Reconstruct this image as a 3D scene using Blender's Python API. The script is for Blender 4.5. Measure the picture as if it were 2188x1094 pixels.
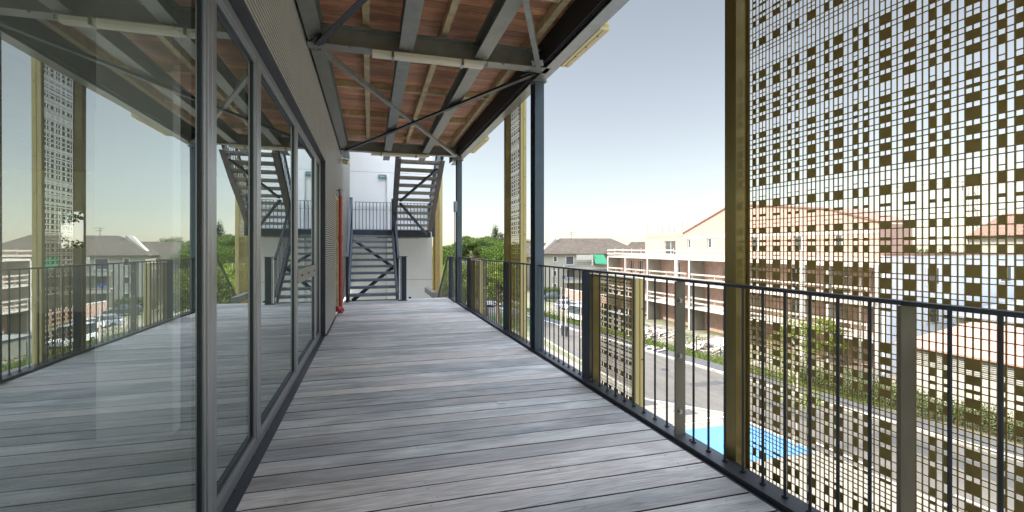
import bpy, bmesh, math, random
from mathutils import Vector, Matrix, noise
R = math.radians
sc = bpy.context.scene
for o in list(bpy.data.objects): bpy.data.objects.remove(o)
col = sc.collection

# ------------------------------------------------------------------ camera, sky, sun, exposure
# origin = the eye, 1.30 m above the deck; +Y runs along the walkway, +X towards the street
cam_d = bpy.data.cameras.new('camera'); cam = bpy.data.objects.new('camera', cam_d); col.objects.link(cam)
cam.location = (0, 0, 0); cam.rotation_euler = (R(90), 0, R(-16.35))
cam_d.sensor_width = 36; cam_d.lens = 17.0; cam_d.shift_y = -0.0078
cam_d.clip_start = 0.05; cam_d.clip_end = 3000
sc.camera = cam
HIGH = 16.0
SUN_EL, SUN_AZ = 46, -78           # azimuth from +Y, clockwise positive: the sun stands over the school, to the left
W = bpy.data.worlds.new('World'); sc.world = W; W.use_nodes = True
nt = W.node_tree; bg = nt.nodes['Background']
sky = nt.nodes.new('ShaderNodeTexSky'); sky.sky_type = 'NISHITA'; sky.sun_disc = False
sky.sun_elevation = R(SUN_EL); sky.sun_rotation = R(SUN_AZ)
sky.air_density = 1.0; sky.dust_density = 0.3; sky.ozone_density = 2.0; sky.altitude = 0
hs = nt.nodes.new('ShaderNodeHueSaturation'); hs.inputs['Saturation'].default_value = 0.50
nt.links.new(sky.outputs[0], hs.inputs['Color'])
# upper sky, out of view, brightened to fill the shaded deck: the sky above about 35 degrees is several times brighter than the band near the horizon
wtc = nt.nodes.new('ShaderNodeTexCoord'); wsx = nt.nodes.new('ShaderNodeSeparateXYZ'); nt.links.new(wtc.outputs['Generated'], wsx.inputs[0])
wmr = nt.nodes.new('ShaderNodeMapRange'); wmr.interpolation_type = 'SMOOTHSTEP'
wmr.inputs['From Min'].default_value = .50; wmr.inputs['From Max'].default_value = .80; wmr.inputs['To Min'].default_value = 1; wmr.inputs['To Max'].default_value = HIGH
nt.links.new(wsx.outputs['Z'], wmr.inputs[0])
wsc = nt.nodes.new('ShaderNodeVectorMath'); wsc.operation = 'SCALE'
wmx = nt.nodes.new('ShaderNodeVectorMath'); wmx.operation = 'MULTIPLY'; wmx.inputs[1].default_value = (1.0, .975, .90)
nt.links.new(hs.outputs[0], wmx.inputs[0]); nt.links.new(wmx.outputs[0], wsc.inputs[0]); nt.links.new(wmr.outputs[0], wsc.inputs['Scale']); nt.links.new(wsc.outputs[0], bg.inputs[0])
bg.inputs[1].default_value = 0.0635
sd = bpy.data.lights.new('sun', 'SUN'); sd.energy = 2.4; sd.angle = R(0.5); sd.color = (1, .90, .75)
sun = bpy.data.objects.new('sun', sd); col.objects.link(sun)
az, el = R(SUN_AZ), R(SUN_EL)
tosun = Vector((math.sin(az)*math.cos(el), math.cos(az)*math.cos(el), math.sin(el)))
sun.rotation_euler = tosun.to_track_quat('Z', 'Y').to_euler()
sc.view_settings.view_transform = 'Standard'; sc.view_settings.look = 'None'
sc.view_settings.gamma = 1; sc.view_settings.exposure = 1.62
sc.render.resolution_x, sc.render.resolution_y = 1024, 512
sc.cycles.max_bounces = 10; sc.cycles.transparent_max_bounces = 16; sc.cycles.glossy_bounces = 5
sc.cycles.diffuse_bounces = 5

DZ = -1.30      # deck level
GZ = -9.10      # street level
rnd = random.Random(7)

# ------------------------------------------------------------------ materials
def mat(name, c, rough=.6, metal=0., var=.0, vscale=4., bump=0., bscale=30., spec=.5, stretch=(1, 1, 1), c2=None, island=0., rvar=0.):
    m = bpy.data.materials.new(name); m.use_nodes = True
    n, l = m.node_tree.nodes, m.node_tree.links
    b = n['Principled BSDF']; b.inputs['Roughness'].default_value = rough; b.inputs['Metallic'].default_value = metal
    b.inputs['Specular IOR Level'].default_value = spec
    b.inputs['Base Color'].default_value = (*c, 1)
    tc = n.new('ShaderNodeTexCoord'); mp = n.new('ShaderNodeMapping'); mp.inputs['Scale'].default_value = stretch
    l.new(tc.outputs['Object'], mp.inputs[0])
    out = None
    if var or c2:
        nz = n.new('ShaderNodeTexNoise'); nz.inputs['Scale'].default_value = vscale; nz.inputs['Detail'].default_value = 6
        nz.inputs['Roughness'].default_value = .62
        l.new(mp.outputs[0], nz.inputs['Vector'])
        cr = n.new('ShaderNodeValToRGB'); cr.color_ramp.elements[0].position = .32; cr.color_ramp.elements[1].position = .68
        a = c2 if c2 else tuple(x*(1-var) for x in c); d = c if c2 else tuple(min(1, x*(1+var)) for x in c)
        cr.color_ramp.elements[0].color = (*a, 1); cr.color_ramp.elements[1].color = (*d, 1)
        l.new(nz.outputs['Fac'], cr.inputs[0]); out = cr.outputs[0]
        if rvar:
            mr = n.new('ShaderNodeMapRange'); mr.inputs['To Min'].default_value = rough-rvar; mr.inputs['To Max'].default_value = rough+rvar
            l.new(nz.outputs['Fac'], mr.inputs[0]); l.new(mr.outputs[0], b.inputs['Roughness'])
    if island:
        g = n.new('ShaderNodeNewGeometry'); mr = n.new('ShaderNodeMapRange')
        mr.inputs['To Min'].default_value = 1-island; mr.inputs['To Max'].default_value = 1+island
        l.new(g.outputs['Random Per Island'], mr.inputs[0])
        vm = n.new('ShaderNodeVectorMath'); vm.operation = 'SCALE'
        if out: l.new(out, vm.inputs[0])
        else: vm.inputs[0].default_value = c
        l.new(mr.outputs[0], vm.inputs['Scale']); out = vm.outputs[0]
    if out: l.new(out, b.inputs['Base Color'])
    if bump:
        nb = n.new('ShaderNodeTexNoise'); nb.inputs['Scale'].default_value = bscale; nb.inputs['Detail'].default_value = 4
        l.new(mp.outputs[0], nb.inputs['Vector'])
        bp = n.new('ShaderNodeBump'); bp.inputs['Strength'].default_value = bump; bp.inputs['Distance'].default_value = .02
        l.new(nb.outputs['Fac'], bp.inputs['Height']); l.new(bp.outputs[0], b.inputs['Normal'])
    return m

def wood_deck(name, light, dark, tint, knots=True, rough=.55, pitch_axis=1):
    """boards laid along X: long grain, stains, per board tone"""
    m = bpy.data.materials.new(name); m.use_nodes = True
    n, l = m.node_tree.nodes, m.node_tree.links; b = n['Principled BSDF']; b.inputs['Roughness'].default_value = rough
    tc = n.new('ShaderNodeTexCoord'); g = n.new('ShaderNodeNewGeometry')
    off = n.new('ShaderNodeVectorMath'); off.operation = 'SCALE'; off.inputs[0].default_value = (37., 11., 5.)
    l.new(g.outputs['Random Per Island'], off.inputs['Scale'])
    add = n.new('ShaderNodeVectorMath'); add.operation = 'ADD'; l.new(tc.outputs['Object'], add.inputs[0]); l.new(off.outputs[0], add.inputs[1])
    def nz(scale, st, det=5, dist=0.):
        mp = n.new('ShaderNodeMapping'); mp.inputs['Scale'].default_value = st; l.new(add.outputs[0], mp.inputs[0])
        t = n.new('ShaderNodeTexNoise'); t.inputs['Scale'].default_value = scale; t.inputs['Detail'].default_value = det
        t.inputs['Distortion'].default_value = dist; l.new(mp.outputs[0], t.inputs['Vector']); return t.outputs['Fac']
    def ramp(src, p0, p1, c0, c1):
        r = n.new('ShaderNodeValToRGB'); r.color_ramp.elements[0].position = p0; r.color_ramp.elements[1].position = p1
        r.color_ramp.elements[0].color = (*c0, 1); r.color_ramp.elements[1].color = (*c1, 1); l.new(src, r.inputs[0]); return r.outputs[0]
    def mix(a, bb, f, mode='MIX'):
        x = n.new('ShaderNodeMix'); x.data_type = 'RGBA'; x.blend_type = mode
        if hasattr(f, 'links'): l.new(f, x.inputs[0])
        else: x.inputs[0].default_value = f
        for s, k in ((a, 6), (bb, 7)):
            if hasattr(s, 'links'): l.new(s, x.inputs[k])
            else: x.inputs[k].default_value = (*s, 1)
        return x.outputs[2]
    base = ramp(nz(2.2, (.6, 2.5, 1), 4, .6), .35, .65, dark, light)
    grain = ramp(nz(14, (.35, 9, 1), 6, .8), .3, .62, (.38, .38, .39), (1.12, 1.12, 1.12))
    c = mix(base, grain, .8, 'MULTIPLY')
    c = mix(c, tint, ramp(nz(.9, (.7, 1.6, 1), 3), .52, .75, (0, 0, 0), (.75, .75, .75)))
    if knots:
        st = ramp(nz(3.3, (.5, 3.2, 1), 8, 2.2), .64, .78, (1, 1, 1), (.42, .42, .45))
        c = mix(c, st, .85, 'MULTIPLY')
    if knots:
        cr2 = ramp(nz(30, (.10, 7, 1), 4, .5), .60, .70, (1, 1, 1), (.5, .47, .46)); c = mix(c, cr2, .8, 'MULTIPLY')
        pr = ramp(g.outputs['Random Per Island'], .62, .80, (0, 0, 0), (.55, .55, .55)); c = mix(c, mix(tint, grain, .8, 'MULTIPLY'), pr)
        sm = ramp(nz(1.3, (1, 1, 1), 6, 1.0), .50, .72, (1, 1, 1), (.72, .70, .68)); c = mix(c, sm, .8, 'MULTIPLY')
    mr = n.new('ShaderNodeMapRange'); mr.inputs['To Min'].default_value = .66; mr.inputs['To Max'].default_value = 1.18
    l.new(g.outputs['Random Per Island'], mr.inputs[0])
    vm = n.new('ShaderNodeVectorMath'); vm.operation = 'SCALE'; l.new(c, vm.inputs[0]); l.new(mr.outputs[0], vm.inputs['Scale'])
    l.new(vm.outputs[0], b.inputs['Base Color'])
    bp = n.new('ShaderNodeBump'); bp.inputs['Strength'].default_value = .35; bp.inputs['Distance'].default_value = .004
    l.new(nz(26, (.3, 8, 1), 5, .4), bp.inputs['Height']); l.new(bp.outputs[0], b.inputs['Normal'])
    return m

def glass_mat(name, mn, mx, tint=(.9, .95, .95), refl=(.93, 1, .97)):
    m = bpy.data.materials.new(name); m.use_nodes = True
    n, l = m.node_tree.nodes, m.node_tree.links; n.remove(n['Principled BSDF'])
    out = n['Material Output']; mx_ = n.new('ShaderNodeMixShader'); tr = n.new('ShaderNodeBsdfTransparent'); gl = n.new('ShaderNodeBsdfGlossy')
    tr.inputs[0].default_value = (*tint, 1); gl.inputs['Color'].default_value = (*refl, 1); gl.inputs['Roughness'].default_value = 0.0
    tc = n.new('ShaderNodeTexCoord'); nz = n.new('ShaderNodeTexNoise'); nz.inputs['Scale'].default_value = 1.6; nz.inputs['Detail'].default_value = 1
    l.new(tc.outputs['Object'], nz.inputs['Vector']); bp = n.new('ShaderNodeBump'); bp.inputs['Strength'].default_value = .12; bp.inputs['Distance'].default_value = .003
    l.new(nz.outputs['Fac'], bp.inputs['Height']); l.new(bp.outputs[0], gl.inputs['Normal'])
    fr = n.new('ShaderNodeLayerWeight'); fr.inputs['Blend'].default_value = .29
    mr = n.new('ShaderNodeMapRange'); mr.inputs['To Min'].default_value = mn; mr.inputs['To Max'].default_value = mx
    l.new(fr.outputs['Facing'], mr.inputs[0]); l.new(mr.outputs[0], mx_.inputs[0])
    l.new(tr.outputs[0], mx_.inputs[1]); l.new(gl.outputs[0], mx_.inputs[2]); l.new(mx_.outputs[0], out.inputs[0])
    return m

def leaf_mat(name, c, var=.45, trans=.35):
    m = bpy.data.materials.new(name); m.use_nodes = True
    n, l = m.node_tree.nodes, m.node_tree.links; n.remove(n['Principled BSDF']); out = n['Material Output']
    g = n.new('ShaderNodeNewGeometry'); cr = n.new('ShaderNodeValToRGB')
    cr.color_ramp.elements[0].color = (*[x*(1-var) for x in c], 1); cr.color_ramp.elements[1].color = (*[x*(1+var) for x in c], 1)
    l.new(g.outputs['Random Per Island'], cr.inputs[0])
    d = n.new('ShaderNodeBsdfDiffuse'); t = n.new('ShaderNodeBsdfTranslucent'); mx = n.new('ShaderNodeMixShader'); mx.inputs[0].default_value = trans
    l.new(cr.outputs[0], d.inputs[0]); l.new(cr.outputs[0], t.inputs[0]); l.new(d.outputs[0], mx.inputs[1]); l.new(t.outputs[0], mx.inputs[2]); l.new(mx.outputs[0], out.inputs[0])
    return m

M = {}
M['deck'] = wood_deck('weathered_deck_wood', (.77, .755, .715), (.45, .45, .445), (.60, .51, .45))
M['soffit'] = wood_deck('red_soffit_wood', (.86, .43, .24), (.60, .26, .14), (.70, .42, .27), knots=False, rough=.6)
M['joist'] = mat('treated_pine', (.62, .50, .28), .7, var=.25, vscale=6, stretch=(1, 1, 1), bump=.2)
M['steel'] = mat('grey_painted_steel', (.25, .255, .225), .38, .25, var=.16, vscale=5, rvar=.08)
M['steel_dark'] = mat('dark_painted_steel', (.05, .055, .065), .42, .35, var=.2, vscale=4, rvar=.08)
M['steel_light'] = mat('satin_grey_steel', (.30, .30, .27), .42, .5, var=.18, vscale=7, rvar=.1, stretch=(1, 1, .25))
M['colsteel'] = mat('blue_grey_column_steel', (.085, .115, .14), .36, .3, var=.12, vscale=3, rvar=.08)
M['navy'] = mat('blue_grey_steel', (.026, .038, .06), .5, .1, var=.15, rvar=.08)
M['galv'] = mat('galvanised_steel', (.30, .34, .38), .45, .6, var=.25, vscale=18, rvar=.1)
M['alu'] = mat('brushed_aluminium_frame', (.38, .385, .39), .35, .75, var=.12, vscale=30, stretch=(3, 3, .15), rvar=.07)
M['alu_dark'] = mat('dark_window_rebate', (.025, .03, .035), .4, .3)
M['clad'] = mat('corrugated_cladding_grey', (.38, .37, .32), .48, .15, var=.08, vscale=2, rvar=.06)
M['gold'] = mat('gold_anodised_aluminium', (.27, .215, .09), .34, .8, var=.12, vscale=9, stretch=(1, 1, .2), rvar=.08)
M['goldlight'] = mat('pale_gold_aluminium', (.56, .46, .21), .42, .45, var=.08, vscale=7, stretch=(1, 1, .2))
M['bronze'] = mat('bronze_perforated_sheet', (.36, .265, .09), .42, .45, var=.1, vscale=12)
M['bolt'] = mat('bolt_steel', (.35, .35, .34), .3, .9)
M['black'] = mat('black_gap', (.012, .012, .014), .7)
M['glass'] = glass_mat('coated_window_glass', .15, 1.0)
M['white_render'] = mat('white_render', (.88, .87, .84), .85, var=.035, vscale=1.3, bump=.08, bscale=120)
M['lamp'] = mat('cream_luminaire_housing', (.74, .69, .55), .45, var=.05)
M['red'] = mat('red_pipe_paint', (.48, .06, .05), .4, var=.12, vscale=12)
M['whiteplastic'] = mat('white_plastic', (.78, .77, .72), .4)
M['green'] = mat('green_sign', (.10, .33, .27), .4)
M['postm'] = mat('warm_grey_post_paint', (.165, .15, .115), .45, .3, var=.2, vscale=9, rvar=.1, stretch=(1, 1, .3))
M['carpet'] = mat('grey_carpet', (.26, .28, .25), .95, var=.2, vscale=60, bump=.4, bscale=300)
M['int_white'] = mat('interior_white_paint', (.90, .92, .90), .7, var=.03)
M['int_grey'] = mat('interior_grey_wall', (.70, .69, .60), .8, var=.06)
M['int_ceil'] = mat('grey_ceiling_board', (.58, .58, .54), .8, var=.05)

# ------------------------------------------------------------------ mesh helpers
WL = {}
def meta(o, label=None, cat=None, group=None, kind=None):
    if label: o['label'] = label
    if cat: o['category'] = cat
    if group: o['group'] = group
    if kind: o['kind'] = kind
    return o
def thing(name, label, cat, loc=(0, 0, 0), rz=0, group=None):
    o = bpy.data.objects.new(name, None); col.objects.link(o); o.location = loc; o.rotation_euler = (0, 0, rz)
    o.empty_display_size = .2
    WL[o.name] = Vector(loc); return meta(o, label, cat, group)
def copy_tree(o, parent=None):
    c = o.copy(); col.objects.link(c)
    if parent: c.parent = parent
    for ch in list(o.children): copy_tree(ch, c)
    return c
class MB:
    def __init__(s): s.v = []; s.f = []; s.mi = []; s.k = 0
    def poly(s, pts):
        n = len(s.v); s.v += [tuple(p) for p in pts]; s.f.append(tuple(range(n, n+len(pts)))); s.mi.append(s.k)
    def hexa(s, p):   # 8 points, bottom 4 ccw then top 4
        n = len(s.v); s.v += [tuple(q) for q in p]
        for f in ((0, 3, 2, 1), (4, 5, 6, 7), (0, 1, 5, 4), (1, 2, 6, 5), (2, 3, 7, 6), (3, 0, 4, 7)):
            s.f.append(tuple(n+i for i in f)); s.mi.append(s.k)
    def box(s, x0, x1, y0, y1, z0, z1):
        s.hexa([(x0, y0, z0), (x1, y0, z0), (x1, y1, z0), (x0, y1, z0), (x0, y0, z1), (x1, y0, z1), (x1, y1, z1), (x0, y1, z1)])
    def bar(s, a, b, w, h, up=(0, 0, 1)):   # rectangular bar from a to b
        a, b = Vector(a), Vector(b); d = (b-a).normalized(); u = Vector(up)
        if abs(d.dot(u)) > .98: u = Vector((0, 1, 0))
        sd = d.cross(u).normalized(); u = sd.cross(d).normalized(); sd *= w/2; u *= h/2
        s.hexa([a-sd-u, a+sd-u, b+sd-u, b-sd-u, a-sd+u, a+sd+u, b+sd+u, b-sd+u])
    def cyl(s, a, b, r, n=10, r2=None, caps=True):
        a, b = Vector(a), Vector(b); d = (b-a).normalized(); u = Vector((0, 0, 1)) if abs(d.z) < .9 else Vector((1, 0, 0))
        x = d.cross(u).normalized(); y = d.cross(x); r2 = r if r2 is None else r2; i0 = len(s.v)
        for i in range(n):
            t = 2*math.pi*i/n; q = x*math.cos(t)+y*math.sin(t); s.v += [tuple(a+q*r), tuple(b+q*r2)]
        for i in range(n):
            j = (i+1) % n; s.f.append((i0+2*i, i0+2*j, i0+2*j+1, i0+2*i+1)); s.mi.append(s.k)
        if caps:
            s.f.append(tuple(i0+2*i for i in range(n))[::-1]); s.mi.append(s.k)
            s.f.append(tuple(i0+2*i+1 for i in range(n))); s.mi.append(s.k)
    def prism(s, prof, axis, a, b):   # profile (u,v) extruded along 'x' or 'y' or 'z'
        def P(u, v, t): return {'x': (t, u, v), 'y': (u, t, v), 'z': (u, v, t)}[axis]
        n = len(prof); i0 = len(s.v); s.v += [P(u, v, a) for u, v in prof]+[P(u, v, b) for u, v in prof]
        for i in range(n):
            j = (i+1) % n; s.f.append((i0+i, i0+j, i0+n+j, i0+n+i)); s.mi.append(s.k)
        s.f.append(tuple(range(i0, i0+n))[::-1]); s.mi.append(s.k); s.f.append(tuple(range(i0+n, i0+2*n))); s.mi.append(s.k)
    def build(s, name, m, parent=None, local=False, bevel=0, smooth=False, label=None, recalc=True):
        me = bpy.data.meshes.new(name); off = Vector((0, 0, 0))
        if parent is not None and not local: off = WL[parent.name]
        me.from_pydata([(x-off.x, y-off.y, z-off.z) for x, y, z in s.v], [], s.f)
        for mm in (m if isinstance(m, (list, tuple)) else [m]): me.materials.append(mm)
        me.polygons.foreach_set('material_index', s.mi)
        if recalc:
            bm = bmesh.new(); bm.from_mesh(me); bmesh.ops.recalc_face_normals(bm, faces=bm.faces); bm.to_mesh(me); bm.free()
        if smooth:
            me.polygons.foreach_set('use_smooth', [True]*len(me.polygons))
            try: me.set_sharp_from_angle(angle=R(40))
            except Exception: pass
        me.update(); o = bpy.data.objects.new(name, me); col.objects.link(o)
        if parent is not None: o.parent = parent
        WL[o.name] = off.copy() if parent is not None else Vector((0, 0, 0))
        if bevel:
            md = o.modifiers.new('bevel', 'BEVEL'); md.width = bevel; md.segments = 2; md.limit_method = 'ANGLE'
        if label: o['label'] = label
        return o
def H_beam_y(mb, xc, y0, y1, z0, z1, w, t=.012):      # I section running along y
    mb.box(xc-w/2, xc+w/2, y0, y1, z0, z0+t); mb.box(xc-w/2, xc+w/2, y0, y1, z1-t, z1); mb.box(xc-.006, xc+.006, y0, y1, z0+t, z1-t)
def H_beam_x(mb, yc, x0, x1, z0, z1, w, t=.012):
    mb.box(x0, x1, yc-w/2, yc+w/2, z0, z0+t); mb.box(x0, x1, yc-w/2, yc+w/2, z1-t, z1); mb.box(x0, x1, yc-.006, yc+.006, z0+t, z1-t)
def bolt(mb, p, n, r=.014):
    p, n = Vector(p), Vector(n); mb.cyl(p, p+n*.004, r*1.45, 14); mb.cyl(p+n*.0041, p+n*.014, r, 6)

# ================================================================== THE SCHOOL BUILDING (left)
GX, CX = -.70, -.64                 # planes of the glazing and of the cladding
YR = 7.63                           # end of the glazed recess
ZT = 1.28                           # head of the glazing
YEND = 16.5
school = thing('school_building', 'grey corrugated metal school building with tall aluminium glazing along the timber walkway', 'building', (-.64, 0, DZ))
def corrugated(x, y0, y1, z0, z1, pitch=.034, amp=.009):
    """ribbed cladding: horizontal blades; black backing and undersides stand in for the groove shade"""
    mb = MB(); n = int((z1-z0)/pitch)
    for i in range(n):
        z = z0+i*pitch; c = .003
        mb.prism([(x, z), (x+amp-c, z), (x+amp, z+c), (x+amp, z+.020), (x+amp-c, z+.023), (x, z+.023)], 'y', y0, y1); mb.mi[-8] = 1  # blade underside coloured black as painted groove shade
    mb.k = 1; mb.poly([(x+.0005, y0, z0), (x+.0005, y1, z0), (x+.0005, y1, z0+n*pitch), (x+.0005, y0, z0+n*pitch)])  # black sheet between the blades, shade put into the colour
    return mb
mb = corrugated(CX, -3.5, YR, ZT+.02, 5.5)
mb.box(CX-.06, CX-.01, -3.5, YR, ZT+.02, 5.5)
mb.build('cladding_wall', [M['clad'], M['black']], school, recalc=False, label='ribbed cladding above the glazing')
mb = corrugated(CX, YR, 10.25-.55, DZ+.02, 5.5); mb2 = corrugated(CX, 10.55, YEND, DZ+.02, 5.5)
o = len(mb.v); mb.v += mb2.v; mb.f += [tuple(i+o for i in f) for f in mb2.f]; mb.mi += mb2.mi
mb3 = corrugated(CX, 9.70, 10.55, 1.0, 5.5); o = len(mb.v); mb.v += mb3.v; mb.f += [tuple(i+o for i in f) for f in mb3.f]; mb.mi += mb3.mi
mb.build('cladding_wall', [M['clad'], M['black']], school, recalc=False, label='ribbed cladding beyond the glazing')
mb = MB(); mb.box(GX-.12, CX+.004, YR, YR+.02, DZ, ZT+.02); mb.box(GX-.1, CX+.004, -3.5, YR, ZT, ZT+.022); mb.build('reveal_lining', M['steel_dark'], school)
mb = MB(); mb.box(CX-.03, CX+.02, YR+.02, 9.70, DZ-.01, DZ+.022); mb.box(CX-.03, CX+.02, 10.55, 12.3, DZ-.01, DZ+.022); mb.build('base_flashing', M['steel_dark'], school)
# recessed service door behind the red pipe
dr = MB(); dr.box(CX-.10, CX-.07, 9.72, 10.53, DZ, .96); dpo = dr.build('door', M['steel'], school)
mb = MB(); mb.box(CX-.07, CX+.012, 9.70, 9.74, DZ, 1.0); mb.box(CX-.07, CX+.012, 10.51, 10.55, DZ, 1.0); mb.box(CX-.07, CX+.012, 9.74, 10.51, .96, 1.0)
mb.build('frame', M['joist'], dpo)
mb = MB(); mb.cyl((CX-.068, 10.45, -.25), (CX-.03, 10.45, -.25), .01); mb.bar((CX-.03, 10.45, -.25), (CX-.03, 10.33, -.25), .02, .02); mb.build('handle', M['alu'], dpo)

# glazing: units between mullions
edges = [-3.4, .12, 2.54, 3.52, 5.24, 6.98, YR]
for k, (a, b) in enumerate(zip(edges, edges[1:])):
    a2, b2 = a+.0015, b-.0015
    fw = .098 if k < 3 else .088
    if k == 5: fw = .08
    z0, z1 = DZ+.004, ZT-.003
    mb = MB()
    def frame(mb, x0, x1, a, b, z0, z1, w):
        mb.box(x0, x1, a, a+w, z0, z1); mb.box(x0, x1, b-w, b, z0, z1)
        mb.box(x0, x1, a+w, b-w, z0, z0+w*1.02); mb.box(x0, x1, a+w, b-w, z1-w*1.02, z1)
    frame(mb, GX-.07, GX, a2, b2, z0, z1, fw*.62)
    frame(mb, GX-.06, GX-.007, a2+fw*.62, b2-fw*.62, z0+fw*.632, z1-fw*.632, fw*.24)
    un = mb.build('glazed_unit', M['alu'], school, bevel=.002)
    q = fw*.87
    mb = MB(); frame(mb, GX-.055, GX-.018, a2+q, b2-q, z0+q, z1-q, .014); mb.build('gasket', M['alu_dark'], un)
    q += .012
    mb = MB(); mb.poly([(GX-.026, a2+q, z0+q), (GX-.026, b2-q, z0+q), (GX-.026, b2-q, z1-q), (GX-.026, a2+q, z1-q)]); mb.build('pane', M['glass'], un, recalc=False)
    if k == 4:
        mb = MB(); mb.box(GX-.012, GX+.006, a2+.02, b2-.02, -.36, -.22); 
        mb.k = 1
        for t in (.3, .85, 1.4): bolt(mb, (GX+.006, a+t, -.29), (1, 0, 0), .010)
        mb.build('door_rail', [M['steel_light'], M['bolt']], un)
mb = MB(); mb.box(GX-.02, CX+.002, -3.4, YR, DZ-.02, DZ+.003)
mb.k = 1
for i in range(18): y = -.2+i*.44; mb.box(GX+.002, GX+.008, y, y+.05, DZ+.014, DZ+.021)
mb.build('sill_track', [M['steel_dark'], M['bolt']], school)
# walls above and below, roof and interior
mb = MB(); mb.box(-10, CX-.065, -12, YEND, 1.62, 5.5); mb.build('upper_storey', M['white_render'], school)
mb = MB(); mb.box(-10, CX-.03, -12, YEND, GZ, DZ-.3); mb.build('lower_storeys', M['white_render'], school)
mb = MB(); mb.box(-9.2, GX-.075, -6, 12, DZ-.3, DZ-.004); mb.build('indoor_floor', M['carpet'], school)
mb = MB()
y = -6
for i in range(-3, 6):
    for j in range(4):
        mb.box(-9.2+j*2.13+.004, -9.2+(j+1)*2.13-.004 if j < 3 else GX-.08, i*2.0+.004+.3, (i+1)*2.0-.004+.3, 1.55, 1.575)
mb.k = 1; mb.box(-9.2, GX-.08, -6, 12, 1.58, 1.615)
mb.build('indoor_ceiling', [M['int_ceil'], M['black']], school)
mb = MB(); mb.box(-9.2, -6.02, 11.9, 12, DZ, 1.55); mb.box(-5.6, -.85, 11.9, 12, DZ, 1.55); mb.box(-6.02, -5.6, 11.9, 12, DZ, .0); mb.box(-6.02, -5.6, 11.9, 12, .74, 1.55); mb.box(-9.2, -.85, -6.1, -6, DZ, 1.55)
for a, b, z0, z1 in ((-6, 12, DZ, -.5), (-6, 12, 1.4, 1.55), (-6, -5.2, -.5, 1.4), (-1.4, -1, -.5, 1.4), (3.0, 3.4, -.5, 1.4), (7.2, 7.6, -.5, 1.4), (11.6, 12, -.5, 1.4)):  # wide unseen openings added to the far wall to brighten the room
    mb.box(-9.3, -9.2, a, b, z0, z1)
mb.build('indoor_wall', M['int_grey'], school)
mb = MB(); mb.box(-1.76, -1.31, 3.88, 4.02, DZ, 1.55); mb.build('indoor_pillar', M['int_white'], school, bevel=.01)
mb = MB(); mb.box(-3.0, -2.85, 6.6, 8.6, DZ, 1.55); mb.build('indoor_partition', M['int_white'], school)
mb = MB(); mb.box(-4.6, -3.4, 5.4, 6.4, -.56, -.53)
for x in (-4.55, -3.45):
    for y in (5.45, 6.35): mb.box(x-.02, x+.02, y-.02, y+.02, DZ, -.56)
meta(mb.build('table', M['int_white'], None), 'small white table standing inside the glazed classroom', 'table')

# far end wall with joints
endw = thing('stair_tower_wall', 'white rendered wall closing the walkway behind the steel stairs', 'wall', (.7, YEND, GZ))
mb = MB()
zs = [GZ, -1.06, 1.25, 2.49, 4.6]
for a, b in zip(zs, zs[1:]):
    mb.box(CX+.0, 2.02, YEND, YEND+.3, a+.004, b-.004)
mb.k = 1; mb.box(CX+.01, 2.01, YEND+.012, YEND+.28, GZ, 4.58)
mb.build('wall_panels', [M['white_render'], M['black']], endw)
mb = MB(); mb.cyl((.54, YEND-.03, -3.5), (.54, YEND-.03, 2.4), .035, 10); mb.build('downpipe', M['whiteplastic'], endw, smooth=True)

# ================================================================== DECK
deck = thing('timber_walkway', 'weathered grey timber deck of wide boards running across the walkway', 'deck', (.65, 4.5, DZ))
mb = MB(); PITCH = .186; GAP = .0125; y = -2.9; i = 0; r = random.Random(3); scr = []
while y < 12.64:
    y1 = min(y+PITCH-GAP, 12.68); dz = r.uniform(-.0012, .0012)
    c = .0025
    # board with eased top edges
    prof = [(y, DZ-.028), (y1, DZ-.028), (y1, DZ-c+dz), (y1-c, DZ+dz), (y+c, DZ+dz), (y, DZ-c+dz)]
    mb.prism(prof, 'x', CX+.03 if y > YR else GX+.012, 1.936); mb.mi[-8+1] = 2; mb.mi[-8+5] = 2; mb.mi[-8] = 2
    for xs in (-.42, .32, 1.04, 1.78):
        for ys in (y+.03, y1-.03): scr.append((xs+r.uniform(-.03, .03), ys+r.uniform(-.006, .006), DZ+dz))
    y += PITCH; i += 1
mb.k = 1
for (x, y, z) in scr: mb.cyl((x, y, z-.001), (x, y, z+.0008), .0065, 6)
M['board_edge'] = mat('red_brown_board_edge', (.045, .026, .022), .9)
mb.build('deck_boards', [M['deck'], M['bolt'], M['board_edge']], deck)
mb = MB()
for x in (-.5, .3, 1.1, 1.85): mb.box(x-.04, x+.04, -2.9, 12.66, DZ-.15, DZ-.0285)
mb.build('joist', M['joist'], deck)
mb = MB(); mb.box(GX, 2.0, -2.9, 12.66, DZ-.17, DZ-.152); mb.build('deck_liner', M['black'], deck)
mb = MB(); mb.box(1.943, 1.972, -2.9, 12.7, DZ-.3, DZ-.006); mb.box(1.9725, 2.10, -2.9, 12.7, DZ-.3, DZ+.022); mb.build('edge_channel', M['steel_dark'], deck, bevel=.002)
mb = MB(); mb.box(-.6, 2.0, 12.685, 12.70, DZ-.3, DZ-.002); mb.build('nosing', M['steel_dark'], deck)
cig = MB(); cig.bar((1.02, 3.905, DZ+.006), (1.085, 3.88, DZ+.006), .012, .01); meta(cig.build('paper_scrap', M['whiteplastic']), 'tiny white scrap lying on the timber deck', 'litter')

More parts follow.
